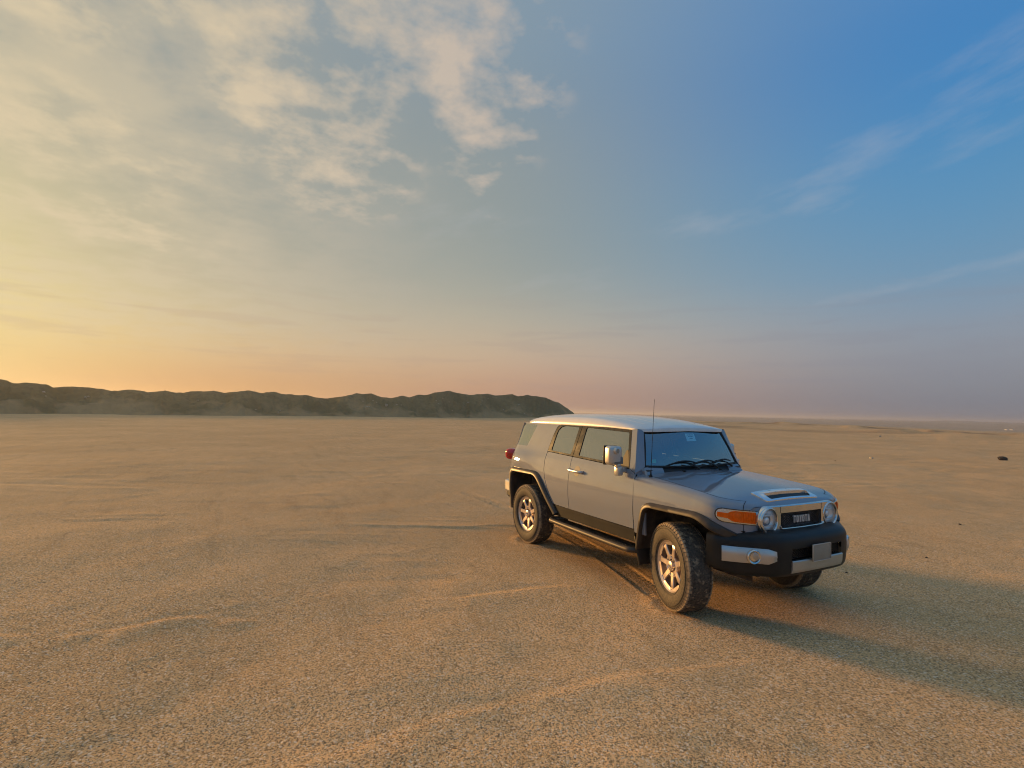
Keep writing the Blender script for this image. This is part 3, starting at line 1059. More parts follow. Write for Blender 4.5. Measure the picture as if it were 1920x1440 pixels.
# arch openings in (u, z)
ARCH_F = [(-0.440, 0.40), (-0.325, 0.858, 0.06), (-0.255, 0.888, 0.05), (0.345, 0.897, 0.16), (0.500, 0.805, 0.12), (0.640, 0.755)]
ARCH_FO = [(-0.490, 0.40), (-0.375, 0.885, 0.07), (-0.295, 0.941, 0.05), (0.360, 0.955, 0.18), (0.540, 0.880, 0.14), (0.680, 0.815)]
ARCH_R = [(-3.135, 0.40), (-3.150, 0.885, 0.05), (-3.100, 0.935, 0.03), (-2.520, 0.950, 0.12), (-2.400, 0.880, 0.12), (-2.010, 0.50)]
ARCH_RO = [(-3.215, 0.40), (-3.235, 0.955, 0.05), (-3.180, 1.000, 0.03), (-2.480, 1.005, 0.14), (-2.330, 0.905, 0.14), (-1.955, 0.535)]


def build_side(sg):
    wl = wall(sg)
    # ---- fender
    top = [(u, zb(u)) for u in np.linspace(U_HOOK - 0.004, -0.5465, 44)]
    out = [(-0.498, 0.60), (-0.40, 0.60)]
    arch = round_poly(ARCH_F, 0.05, closed=False)
    arch_in = [(a - 0.0, z_) for a, z_ in arch if z_ > 0.60 and a < 0.58]
    out = [(-0.498, 0.60)] + [(arch_in[0][0] - 0.005, 0.60)] + arch_in + [(0.60, 0.79), (U_HOOK - 0.004, 0.79)] + top + [(-0.520, 0.95)]
    fd = panel('fender', out, wl, paint, car, step=0.03)
    # ---- doors
    d1 = [(-0.512, 0.632), (-0.528, 0.95), (-0.558, 1.186), (-0.652, 1.226), (-1.738, 1.262), (-1.733, 1.10), (-1.722, 0.95), (-1.684, 0.632)]
    d1 = round_poly(d1, 0.008, 3)
    fdoor = panel('front_door', d1, wl, paint, car, step=0.03)
    fr = round_poly([(-0.660, 1.2335), (-0.770, 1.641), (-1.693, 1.666), (-1.735, 1.270)], 0.012, 3)
    gl = round_poly([(-0.700, 1.258), (-0.803, 1.612), (-1.605, 1.636), (-1.622, 1.287)], 0.02, 3)
    panel('window_frame', fr, wl, frame_black, fdoor, holes=[gl], d0=-0.002)
    gl2 = round_poly([(-0.692, 1.251), (-0.798, 1.618), (-1.612, 1.643), (-1.630, 1.280)], 0.02, 3)
    panel('window', gl2, wl, tint_glass, fdoor, d0=0.006, thick=0.0, step=0.08)
    sail = round_poly([(-0.672, 1.250), (-0.745, 1.420), (-0.772, 1.420), (-0.830, 1.256)], 0.01, 3)
    panel('mirror_sail', sail, wl, mesh_black, fdoor, d0=-0.004, thick=0.01)
    d2 = [(-1.692, 0.632), (-1.730, 0.95), (-1.741, 1.10), (-1.746, 1.2625), (-2.335, 1.282), (-2.345, 1.166), (-2.324, 1.053), (-2.276, 0.945), (-2.207, 0.841), (-2.128, 0.741), (-2.036, 0.636)]
    rdoor = panel('rear_door', d2, wl, paint, car, step=0.03)
    rearc = [(-2.338, 1.290), (-2.328, 1.37), (-2.304, 1.50), (-2.268, 1.600), (-2.200, 1.652), (-2.10, 1.671), (-1.93, 1.676)]
    fr2 = [(-1.744, 1.270), (-1.701, 1.667)] + rearc[::-1]
    gl = round_poly([(-1.792, 1.290), (-1.760, 1.634), (-2.09, 1.640), (-2.175, 1.622), (-2.226, 1.57), (-2.248, 1.45), (-2.258, 1.306)], 0.02, 3)
    panel('window_frame', fr2, wl, frame_black, rdoor, holes=[gl], d0=-0.002)
    gl2 = [(-2.02 + (a + 2.02) * 1.02, 1.465 + (z_ - 1.465) * 1.025) for a, z_ in gl]
    panel('window', gl2, wl, tint_glass, rdoor, d0=0.006, thick=0.0, step=0.08)
    # handle: silver bar over a round recess
    pc = Vector(wl(-1.575, 1.105, 0))
    recess = [(-1.575 + 0.062 * math.cos(a), 1.105 + 0.062 * math.sin(a)) for a in np.linspace(0, 2 * math.pi, 24, endpoint=False)]
    panel('handle_recess', recess, wl, trim_grey, fdoor, d0=-0.0015, thick=0.002, step=0.03)
    m = MB()
    pth = [wl(-1.725, 1.108, 0.0), wl(-1.715, 1.108, -0.035), wl(-1.66, 1.107, -0.05), wl(-1.55, 1.105, -0.052), wl(-1.47, 1.104, -0.045), wl(-1.455, 1.104, 0.0)]
    m.tube(catmull(pth, 5), 0.016, 10)
    m.obj('handle', silver, fdoor)
    # sill
    sl = [(-0.502, 0.50), (-0.506, 0.624), (-2.030, 0.628), (-1.965, 0.535), (-1.90, 0.50)]
    panel('sill', sl, wl, black_plastic, car, d0=0.003)
    # ---- quarter panel with its fixed window
    edge = [(-2.044, 0.645), (-2.137, 0.735), (-2.216, 0.836), (-2.285, 0.941), (-2.333, 1.05), (-2.354, 1.166), (-2.347, 1.29), (-2.337, 1.37), (-2.313, 1.50), (-2.277, 1.606), (-2.21, 1.660)]
    u_end = U_TAIL + 0.70
    top = [(-2.4, 1.662), (-2.8, 1.660), (-3.2, 1.656), (u_end, 1.650)]
    ar = round_poly(ARCH_R, 0.05, closed=False)
    ar_in = [(a, z_) for a, z_ in ar if z_ > 0.62]
    low = [(u_end, 0.62), (ar_in[0][0] - 0.0, 0.62)] + ar_in + [(-2.085, 0.60)]
    qw = round_poly([(-2.800, 1.628), (-2.925, 1.322), (-3.285, 1.322), (-3.265, 1.640)], 0.018, 3)
    q = panel('quarter_panel', edge + top + low, wl, paint, car, holes=[qw], step=0.03)
    qg = round_poly([(-2.796, 1.632), (-2.921, 1.317), (-3.290, 1.317), (-3.270, 1.644)], 0.018, 3)
    panel('quarter_window', qg, wl, tint_glass, q, d0=0.004, thick=0.0, step=0.06)
    # ---- wheel-arch flares and liners
    for inn, outp, nm in ((ARCH_F, ARCH_FO, 'front'), (ARCH_R, ARCH_RO, 'rear')):
        a = densify(round_poly(inn, 0.05, 6, closed=False), 0.02, closed=False)
        c = densify(round_poly(outp, 0.05, 6, closed=False), 0.02, closed=False)

        def resample(pl, n):
            L = [0]
            for p, q_ in zip(pl[:-1], pl[1:]): L.append(L[-1] + math.dist(p, q_))
            s_ = np.linspace(0, L[-1], n)
            return [(float(np.interp(k, L, [p[0] for p in pl])), float(np.interp(k, L, [p[1] for p in pl]))) for k in s_]
        n = 64
        a, c = resample(a, n), resample(c, n)
        rings = []
        for i in range(n):
            (ua, za), (uc, zc) = a[i], c[i]
            bulge = 0.040 * (1 - 0.75 * max(0.0, (i / (n - 1) - 0.86) / 0.14)) if nm == 'front' else 0.040
            prof = [(1.0, 0.002), (0.98, -0.016), (0.86, -0.028), (0.5, -bulge - 0.004), (0.16, -bulge - 0.004), (0.03, -bulge + 0.006), (0.0, -0.02), (0.0, 0.05)]
            rings.append([wl(ua + (uc - ua) * k, za + (zc - za) * k, lv - lean(za + (zc - za) * k, ua) * 0.0) for k, lv in prof])
        m = MB()
        m.loft(rings, closed=False, cap0=False, cap1=False)
        m.obj('wheel_arch_flare', flare_plastic, car, sharp=40)
        # liner: the inside of the wheel well
        m = MB()
        rings = []
        for u_, z_ in a:
            x_, y_, _ = wl(u_, z_, 0.012)
            rings.append([(x_, y_, z_), (x_, sg * 0.56, z_)])
        m.loft(rings, closed=False)
        xs = [p[0] for p in a]
        m.box((sum((min(xs), max(xs))) / 2, sg * 0.555, 0.66), (max(xs) - min(xs), 0.01, 0.54))
        m.obj('wheel_well', dark_under, car)
    # mud flap at the trailing edge of the front arch
    m = MB()
    y0 = 0.845
    m.box((-0.435, sg * 0.80, 0.43), (0.02, 0.20, 0.28), 0.006, Matrix.Rotation(R(-14), 3, 'Y'))
    m.obj('mud_flap', black_plastic, car)
    # ---- side step
    m = MB()
    yb = sg * 0.945
    path = catmull([(-1.93, sg * 0.74, 0.445), (-2.02, sg * 0.80, 0.447), (-2.05, sg * 0.88, 0.445), (-2.00, sg * 0.935, 0.443), (-1.90, yb, 0.440), (-1.2, yb, 0.432), (-0.62, yb, 0.428), (-0.50, sg * 0.93, 0.428), (-0.47, sg * 0.87, 0.43), (-0.50, sg * 0.78, 0.43)], 6)
    m.tube(path, 0.029, 12)
    st_ = m.obj('side_step', flare_plastic, car)
    m = MB()
    m.box((-1.24, sg * 0.845, 0.442), (1.46, 0.15, 0.022), 0.006)
    m.obj('step_board', black_plastic, st_)
    m = MB()
    for k in range(30):
        m.box((-1.90 + k * 0.045, sg * 0.852, 0.4545), (0.016, 0.12, 0.007), 0.002, seg=1)
    o = m.obj('step_tread', black_plastic, st_)
    # ---- A pillar: side face and front face with a ridge between them
    bs = [(-0.660, 1.2225), (-0.5585, 1.1945)]
    pl_out = [(-0.665, 1.2335), (-0.560, 1.1965), (-0.690, 1.652), (-0.775, 1.644)]
    panel('pillar', pl_out, wl, paint, car, step=0.03)
    c0 = Vector(wl(-0.559, 1.1965, 0.0)); c1 = Vector(wl(-0.690, 1.652, 0.0))
    w0 = Vector((-0.520, sg * 0.722, 1.258)); w1 = Vector((-0.672, sg * 0.606, 1.640))
    m = MB()
    rows = []
    for k in np.linspace(0, 1, 9):
        a, c = c0.lerp(c1, k), w0.lerp(w1, k)
        rows.append([a + Vector((0.0, 0, 0)), a.lerp(c, 0.12) + Vector((0.008, 0, 0.0)), a.lerp(c, 0.5) + Vector((0.006, 0, 0)), c, c + Vector((-0.03, -sg * 0.01, -0.005))])
    m.loft(rows, closed=False)
    m.obj('pillar', paint, car)
    # small round marker on the pillar
    # ---- tail lamp
    m = MB()
    cx = [(-3.335, 0.80)]
    bm = bmesh.new()
    bmesh.ops.create_uvsphere(bm, u_segments=24, v_segments=16, radius=1.0)
    for v in bm.verts:
        s_ = v.co
        e_ = 0.75
        v.co = Vector((math.copysign(abs(s_.x) ** e_, s_.x) * 0.095, math.copysign(abs(s_.y) ** e_, s_.y) * 0.075, math.copysign(abs(s_.z) ** 0.7, s_.z) * 0.085))
    bmesh.ops.rotate(bm, cent=(0, 0, 0), matrix=Matrix.Rotation(sg * R(-38), 3, 'Z'), verts=bm.verts)
    m.add([(v.co.x - 3.365, v.co.y + sg * 0.80, v.co.z + 1.17) for v in bm.verts], [tuple(v.index for v in f.verts) for f in bm.faces])
    bm.free()
    m.obj('tail_lamp', red_lens, car, sharp=180)
    # ---- turn lamp on the corner of the nose
    ua, ub = u_of_y(0.545), u_of_y(0.852)

    def tl(k, h):                 # k from headlight (0) outwards (1), h across in metres
        return (ua + (ub - ua) * k, 0.936 + 0.034 * k + h)
    dark = [tl(-0.06, 0.064), tl(0.86, 0.060), tl(0.96, 0.048), tl(1.02, 0.022), tl(1.03, 0.0), tl(1.02, -0.022), tl(0.96, -0.048), tl(0.86, -0.060), tl(-0.06, -0.064)]
    lampo = panel('turn_lamp', dark, wl, black_gloss, car, d0=-0.003, thick=0.012, step=0.03)
    chrm = [tl(-0.05, 0.057), tl(0.84, 0.053), tl(0.93, 0.043), tl(0.985, 0.022), tl(0.995, 0.0), tl(0.985, -0.022), tl(0.93, -0.043), tl(0.84, -0.053), tl(-0.05, -0.057)]
    lens = [tl(0.01, 0.048), tl(0.55, 0.047), tl(0.66, 0.039), tl(0.73, 0.022), tl(0.965, 0.020), tl(0.965, -0.020), tl(0.73, -0.022), tl(0.66, -0.039), tl(0.55, -0.047), tl(0.01, -0.048)]
    panel('lamp_surround', chrm, wl, chrome, lampo, holes=[lens], d0=-0.009, thick=0.010, step=0.03)
    panel('amber_lens', lens, wl, amber, lampo, d0=-0.006, thick=0.006, step=0.02)
    m = MB()
    for k in (0.06, 0.13, 0.20, 0.27, 0.34):
        u_, z_ = tl(k, 0)
        p = Vector(wl(u_, z_, -0.006)); nx, ny = plan_n(u_)
        rot = Matrix.Rotation(math.atan2(sg * ny, nx), 3, 'Z')
        m.box(p, (0.008, 0.014, 0.076), 0.003, rot)
    m.obj('lens_rib', amber, lampo)
    u_, z_ = tl(0.52, 0)
    p = Vector(wl(u_, z_, -0.006)); nx, ny = plan_n(u_)
    m = MB()
    prof = [(0.040 * math.cos(a), 0.012 * math.sin(a)) for a in np.linspace(0.0, math.pi / 2 - 0.02, 7)]
    m.lathe(prof, 24, 'x')
    rot = Matrix.Rotation(math.atan2(sg * ny, nx), 3, 'Z')
    m.v = [tuple(rot @ Vector(v) + p) for v in m.v]
    m.obj('bulb_bowl', amber, lampo, sharp=180)


build_side(-1)
build_side(1)

# front panel between the fenders, behind the lamps and grille
for nm in ('front_panel',):
    L_ = U_NOSE - U_HOOK

    def nose(s_, z, d):
        sg = -1 if s_ < 0 else 1
        u = U_NOSE - abs(s_)
        x, y = plan(u); nx, ny = plan_n(u) if abs(s_) > 0.02 else (1.0, 0.0)
        k = lean(z, u) * 0.3 + d
        return (x - nx * k, sg * (y - ny * k), z)
    ss = np.linspace(-L_ + 0.003, L_ - 0.003, 60)
    top = [(float(s_), zb(U_NOSE - abs(s_)) - 0.004) for s_ in ss]
    panel('front_panel', [(-L_ + 0.003, 0.79), (L_ - 0.003, 0.79)] + top[::-1], nose, paint, car, step=0.03)

# ---- hood and fender tops: rings running inwards from the top of the wall
us = [-0.548, -0.52, -0.495] + list(np.linspace(-0.468, 0.25, 30)) + list(np.linspace(0.27, U_HOOK - 0.004, 26)) + [U_HOOK + 0.003] + list(np.linspace(U_HOOK + 0.02, U_NOSE, 30))
i_hook = 33 + 26
DS = 0.112
rings_d = [0, 0.004, 0.010, 0.020, 0.033, 0.048, 0.064, 0.080, 0.096, DS - 0.004, DS + 0.004, 0.13, 0.16, 0.20]
fr_ = [0.12, 0.25, 0.4, 0.55, 0.7, 0.85, 1.0]


def hood_pt(u, k, sg, drop=0.0):
    x0, y0, _ = wall(1)(u, zb(u), 0)
    xm = x0 if u < 0.05 else 0.05 + (0.56 - 0.05) * (u - 0.05) / (U_NOSE - 0.05)
    P0 = Vector((x0, max(y0, 0.0))); M_ = Vector((xm, 0.0))
    L = (M_ - P0).length
    if k < len(rings_d):
        d = rings_d[k] * min(1.0, L / 0.26)
    else:
        dl = rings_d[-1] * min(1.0, L / 0.26)
        d = dl + (L - dl) * fr_[k - len(rings_d)]
    q = P0.lerp(M_, d / max(L, 1e-6))
    r_ = rfil(u)
    f = math.sqrt(max(0.0, 1 - (1 - min(1, d / r_)) ** 2))
    z = zb(u) + (hood_h(q.x, q.y) - zb(u)) * f
    return (q.x, sg * q.y, z - drop)


nk = len(rings_d) + len(fr_)
k_s = rings_d.index(DS - 0.004)
hood_v, hood_f = [], []
for sg in (-1, 1):
    grid = [[hood_pt(u, k, sg) for k in range(nk)] for u in us]
    fv, ff = [p for row in grid for p in row], []
    hf = []
    for i in range(len(us) - 1):
        for k in range(nk - 1):
            q = (i * nk + k, i * nk + k + 1, (i + 1) * nk + k + 1, (i + 1) * nk + k)
            if sg > 0: q = q[::-1]
            if i < i_hook - 1:
                if k < k_s: ff.append(q)
                elif k > k_s and i >= 3: hf.append(q)
            elif i == i_hook - 1:
                if k > k_s: hf.append(q)
            else:
                hf.append(q)
    used = sorted({i for f in ff for i in f}); mp = {j: i for i, j in enumerate(used)}
    mesh_obj('fender_top', [fv[i] for i in used], [tuple(mp[i] for i in f) for f in ff], paint, car, sharp=180)
    o = len(hood_v)
    hood_v += fv; hood_f += [tuple(i + o for i in f) for f in hf]
bm = bmesh.new()
me_ = bpy.data.meshes.new('tmp'); me_.from_pydata(hood_v, [], hood_f); bm.from_mesh(me_)
bmesh.ops.delete(bm, geom=[v for v in bm.verts if not v.link_faces], context='VERTS')
bmesh.ops.remove_doubles(bm, verts=bm.verts, dist=1e-5)
bm.verts.index_update()
hood = mesh_obj('hood', [v.co[:] for v in bm.verts], [tuple(v.index for v in f.verts) for f in bm.faces], paint, car, sharp=180)
bm.free()
# dark structure seen through the shut lines
m = MB()
rows = []
for u in us:
    rows.append([(lambda p: (p[0] * 0.99 - 0.004, p[1] * 0.985, p[2] - 0.028))(hood_pt(u, k, -1)) for k in range(nk)])
m.loft(rows, closed=False)
rows = [[(p[0], -p[1], p[2]) for p in r_] for r_ in rows]
m.loft(rows, closed=False)
m.box((0.1, 0, 0.85), (1.05, 1.05, 0.40))
m.obj('engine_bay', dark_under, car)

# ---- hood intake plate
HW = 0.372


def scoop_map(d0):
    def f(u, v, d):               # u = x, v = y
        return (u, v, hood_h(u, v) + 0.010 - d + 0.018 * math.exp(-((u - 0.57) / 0.035) ** 2) * (1 if abs(v) < 0.30 else math.exp(-((abs(v) - 0.30) / 0.03) ** 2)))
    return f


def trap(x0, x1, h0, h1, r=0.015):
    return round_poly([(x0, -h0), (x1, -h1), (x1, h1), (x0, h0)], r, 4)


plate = panel('hood_intake', trap(0.478, 0.652, 0.372, 0.372, 0.03), scoop_map(0), bright_trim, hood, holes=[trap(0.568, 0.632, 0.312, 0.285, 0.012)], thick=0.03, step=0.02)
panel('intake_slot', trap(0.560, 0.640, 0.320, 0.295, 0.005), lambda u, v, d: (u, v, hood_h(u, v) + 0.002 - d), mesh_black, hood, thick=0.0, step=0.03)
for yy in (-0.13, 0.13):
    m = MB()
    m.loft([[(x, yy + dy, scoop_map(0)(x, yy, 0)[2] + 0.0012) for dy in (-0.003, 0.003)] for x in np.linspace(0.482, 0.572, 8)], closed=False)
    m.obj('intake_seam', black_gloss, hood)
for yy in (-0.28, 0.28):
    m = MB()
    m.box((-0.40, yy, hood_h(-0.40, yy) + 0.008), (0.035, 0.022, 0.016), 0.006)
    m.obj('washer_nozzle', black_plastic, hood)

# ---- cowl, corner plates and windscreen
WB = lambda y: Vector((-0.539 + 0.075 * (1 - (y / 0.708) ** 2), y, 1.263 - 0.012 * (1 - (y / 0.708) ** 2)))
WT = lambda y: Vector((-0.688 + 0.07 * (1 - (y / 0.596) ** 2), y * 1.0, 1.630 + 0.012 * (1 - (y / 0.596) ** 2)))


def ws(a, b_):                     # a across -1..1, b up 0..1
    p = WB(a * 0.708).lerp(WT(a * 0.596), b_)
    bow = 0.012 * math.sin(math.pi * b_)
    return p + Vector((bow, 0, 0))


def glass_sheet(name, a0, a1, b0, b1, n, k, mat, parent, off=0.0, fn=ws):
    m = MB()
    rows = [[fn(a0 + (a1 - a0) * i / n, b0 + (b1 - b0) * j / k) + Vector((off, 0, off * 0.4)) for j in range(k + 1)] for i in range(n + 1)]
    m.loft(rows, closed=False)
    return m.obj(name, mat, parent, sharp=180)


wsh = glass_sheet('windscreen', -1, 1, 0, 1, 24, 10, wind_glass, car)
m = MB()
ring = [ws(-1, b_) for b_ in np.linspace(0, 1, 9)] + [ws(a, 1) for a in np.linspace(-1, 1, 20)] + [ws(1, b_) for b_ in np.linspace(1, 0, 9)] + [ws(a, 0) for a in np.linspace(1, -1, 20)]
m.tube(ring, 0.013, 6, False)
m.obj('rubber_seal', black_plastic, wsh)
m = MB()
rows = []
for a in np.linspace(-1.0, 1.0, 25):
    y = a * 0.52
    rear = WB(max(-0.708, min(0.708, y))) + Vector((-0.01, 0, -0.004))
    rear.y = y
    xh = -0.468 + 0.03 * (1 - a * a)
    fz = hood_h(-0.46, y)
    rows.append([rear, rear.lerp(Vector((xh, y, fz)), 0.35) + Vector((0, 0, 0.0)), Vector((xh, y, fz - 0.004)), Vector((xh + 0.02, y, fz - 0.05))])
m.loft(rows, closed=False)
m.obj('cowl', black_plastic, car)
for sg in (-1, 1):
    m = MB()
    c0 = Vector(wall(sg)(-0.5585, 1.193, 0.0)); w0 = Vector((-0.524, sg * 0.722, 1.253))
    wb_ = lambda y: (lambda p: Vector((p.x + 0.004, sg * y, p.z - 0.006)))(WB(y))
    rear = [c0, c0.lerp(w0, 0.35), c0.lerp(w0, 0.7), w0, wb_(0.66), wb_(0.58), wb_(0.50)]
    k9 = rings_d.index(DS - 0.004)
    hp_ = lambda u, k: Vector(hood_pt(u, k, sg))
    front = [hp_(-0.548, 5), hp_(-0.548, 7), hp_(-0.536, k9), hp_(-0.500, k9), hp_(-0.470, k9), Vector((-0.467, sg * 0.62, hood_h(-0.467, 0.62) - 0.002)), Vector((-0.462, sg * 0.50, hood_h(-0.462, 0.50) - 0.002))]
    rows = []
    for a, c in zip(rear, front):
        rows.append([a + Vector((0, 0, -0.012)), a, a.lerp(c, 0.5) + Vector((0, 0, 0.004)), c, c + Vector((0, 0, -0.025))])
    m.loft(rows, closed=False)
    m.obj('cowl_corner', paint, car)
# wipers
for yp, ang_deg, L in ((-0.02, 0, 0.40), (0.28, 0, 0.36), (0.56, 0, 0.33)):
    m = MB()
    piv = WB(yp) + Vector((0.035, 0, -0.022))
    tip = WB(yp - L) + Vector((0.022, 0, 0.030)) if yp - L > -0.70 else WB(-0.69) + Vector((0.022, 0, 0.03))
    midp = piv.lerp(tip, 0.45) + Vector((0.012, 0, 0.035))
    m.tube(catmull([piv, piv.lerp(midp, 0.5) + Vector((0.004, 0, 0.010)), midp], 4), [0.013] * 4 + [0.008] * 5, 6)
    wp = m.obj('wiper', black_plastic, car)
    m = MB()
    tt_ = [WB(yp - L * 0.02 - (L * 1.02) * k) + Vector((0.020, 0, 0.012 + 0.05 * math.sin(math.pi * (0.15 + 0.8 * k)))) for k in np.linspace(0, 1, 8)]
    m.tube(tt_, [0.005, 0.009, 0.010, 0.011, 0.011, 0.010, 0.009, 0.005], 6)
    m.obj('wiper_blade', black_plastic, wp)
# sticker and permit inside the glass
pm = glass_sheet('permit_sticker', -0.10, 0.135, 0.70, 0.915, 4, 3, principled('permit', (0.97, 0.99, 0.99), 0.5)[0], wsh, -0.004)
m = MB()
for j, (a0, a1, bb) in enumerate(((-0.06, 0.10, 0.86), (-0.04, 0.08, 0.82), (-0.02, 0.06, 0.76))):
    rows = [[ws(a0 + (a1 - a0) * i / 3, bb + h) + Vector((-0.0025, 0, 0)) for h in (0, 0.018)] for i in range(4)]
    m.loft(rows, closed=False)
m.obj('permit_print', principled('print_ink', (0.10, 0.16, 0.22), 0.6)[0], wsh)
glass_sheet('green_sticker', -0.87, -0.80, 0.10, 0.20, 2, 2, principled('green_sticker', (0.06, 0.62, 0.34), 0.5)[0], wsh, -0.004)

# ---- roof
rz = pchip([-3.25, -3.10, -2.7, -2.2, -1.7, -1.2, -0.85, -0.60], [1.705, 1.745, 1.792, 1.806, 1.803, 1.775, 1.733, 1.688])
half = [(-0.598, 0.0), (-0.600, 0.15), (-0.606, 0.30), (-0.620, 0.45), (-0.645, 0.57), (-0.675, 0.635), (-0.72, 0.672), (-0.80, 0.679), (-1.2, 0.681), (-1.8, 0.681), (-2.4, 0.681), (-2.8, 0.680), (-3.0, 0.674), (-3.09, 0.655), (-3.15, 0.60), (-3.18, 0.50), (-3.195, 0.30), (-3.20, 0.0)]
hp = catmull(half, 6)
rows = []
rd = [0, 0.003, 0.008, 0.016, 0.028, 0.045, 0.065, 0.09, 0.12, 0.17]
rf = [0.15, 0.3, 0.5, 0.7, 0.85, 1.0]


def roof_h(x, y):
    return rz(x) - 0.045 * (abs(y) / 0.62) ** 2.2


allp = [(p.x, max(p.y, 0.0)) for p in hp] + [(p.x, -max(p.y, 0.0)) for p in hp[-2:0:-1]]
for x, y in allp:
    xm = min(max(x, -3.0), -0.85)
    L = math.hypot(x - xm, y)
    ring = []
    zb_ = 1.656 + 0.012 * max(0, 1 - abs(y) / 0.55) * (1 if x > -1 else 0)
    for k in range(len(rd) + len(rf)):
        if k < len(rd): d = rd[k] * min(1, L / 0.22)
        else:
            dl = rd[-1] * min(1, L / 0.22); d = dl + (L - dl) * rf[k - len(rd)]
        qx, qy = x + (xm - x) * d / L, y * (1 - d / L)
        r_ = 0.095
        f = math.sqrt(max(0, 1 - (1 - min(1, d / r_)) ** 2))
        ring.append((qx, qy, zb_ + (roof_h(qx, qy) - zb_) * f))
    ring = [(x * 1.0, y * 0.985, zb_ - 0.035)] + ring
    rows.append(ring)
m = MB()
rows.append(rows[0])
m.loft(rows, closed=False)
roof = m.obj('roof', roof_paint, car, sharp=180)
for yy in (-0.46, -0.30, 0.30, 0.46):
    m = MB()
    pts_ = [(x, yy) for x in np.linspace(-0.80, -2.95, 24)]
    m.loft([[(x, y + dy, roof_h(x, y) + h_) for dy, h_ in ((-0.008, -0.001), (-0.003, 0.002), (0.003, 0.002), (0.008, -0.001))] for x, y in pts_], closed=False)
    m.obj('roof_rib', roof_paint, roof)
m = MB()
m.box((-1.9, 0, 1.645), (2.35, 1.22, 0.02), 0.01)
m.obj('headliner', trim_grey, car)

# ---- tailgate, rear window, spare wheel cover, rear bumper
def tail(v, z, d):
    u = U_TAIL + abs(v)
    x, y = plan(u)
    nx, ny = (-1.0, 0.0) if abs(v) < 0.02 else plan_n(u)
    k = lean(z, u) + d
    return (x - nx * k, math.copysign(1, v) * (y - ny * k), z)


rw = round_poly([(-0.60, 1.32), (0.60, 1.32), (0.57, 1.60), (-0.57, 1.60)], 0.04, 4)
tg = panel('tailgate', [(-0.692, 0.70), (0.692, 0.70), (0.692, 1.645), (-0.692, 1.645)], tail, paint, car, holes=[rw], step=0.06)
panel('rear_window', round_poly([(-0.61, 1.31), (0.61, 1.31), (0.58, 1.61), (-0.58, 1.61)], 0.04, 4), tail, tint_glass, tg, d0=0.005, thick=0, step=0.1)
m = MB()
m.lathe([(0.0, -3.60), (0.28, -3.60), (0.34, -3.585), (0.37, -3.55), (0.375, -3.43), (0.36, -3.41), (0.0, -3.41)], 40, 'x', (0, 0.08, 1.02))
m.obj('spare_wheel_cover', black_plastic, tg)
m = MB()
bp = catmull([(-3.18, 0.875), (-3.30, 0.872), (-3.40, 0.85), (-3.47, 0.79), (-3.50, 0.68), (-3.505, 0.4), (-3.505, 0.0)], 6)
bp = [(p.x, p.y) for p in bp] + [(p.x, -p.y) for p in bp[-2::-1]]
sec = [(0.10, 0.72), (0.02, 0.715), (0.0, 0.69), (0.0, 0.56), (0.02, 0.53), (0.12, 0.52)]
rings = []
for i, p in enumerate(bp):
    a, c = bp[max(i - 1, 0)], bp[min(i + 1, len(bp) - 1)]
    tx, ty = c[0] - a[0], c[1] - a[1]; L = math.hypot(tx, ty)
    nx, ny = ty / L, -tx / L
    if nx * (p[0] + 2.5) + ny * p[1] < 0: nx, ny = -nx, -ny
    rings.append([(p[0] - nx * q, p[1] - ny * q, z) for q, z in sec])
m.loft(rings, closed=False)
rb_ = m.obj('rear_bumper', black_plastic, car)
for sg in (-1, 1):
    m = MB()
    pth = [p for p in bp if p[1] * sg > 0.60]
    rings = []
    for i, p in enumerate(pth):
        a, c = pth[max(i - 1, 0)], pth[min(i + 1, len(pth) - 1)]
        tx, ty = c[0] - a[0], c[1] - a[1]; L = math.hypot(tx, ty)
        nx, ny = ty / L, -tx / L
        if nx * (p[0] + 2.5) + ny * p[1] < 0: nx, ny = -nx, -ny
        rings.append([(p[0] + nx * q, p[1] + ny * q, z) for q, z in ((-0.02, 0.785), (0.022, 0.778), (0.034, 0.76), (0.034, 0.645), (0.018, 0.622), (-0.02, 0.615))])
    m.loft(rings, closed=True, cap0=True, cap1=True)
    m.obj('bumper_corner', silver, rb_)

# ---- front bumper
bpl = catmull([(0.882, 0.0), (0.880, 0.20), (0.872, 0.36), (0.848, 0.475), (0.800, 0.555), (0.735, 0.642), (0.665, 0.735), (0.595, 0.815), (0.525, 0.875), (0.45, 0.905)], 8)
bL = arcs(bpl)
bX = np.array([p.x for p in bpl]); bY = np.array([p.y for p in bpl])


def bum(s_, q, z):
    """point on the bumper: s along the half path (sign = side), q outward"""
    a = abs(s_); sg = 1 if s_ >= 0 else -1
    x, y = float(np.interp(a, bL, bX)), float(np.interp(a, bL, bY))
    e = 0.015
    x0, y0 = float(np.interp(a - e, bL, bX)), float(np.interp(a - e, bL, bY))
    x1, y1 = float(np.interp(a + e, bL, bX)), float(np.interp(a + e, bL, bY))
    tx, ty = x1 - x0, y1 - y0; L = math.hypot(tx, ty)
    nx, ny = ty / L, -tx / L
    if a < 0.016: nx, ny = 1.0, 0.0
    return (x + nx * q, sg * (y + ny * q), z)


def s_at_y(y): return float(np.interp(y, bY, bL))


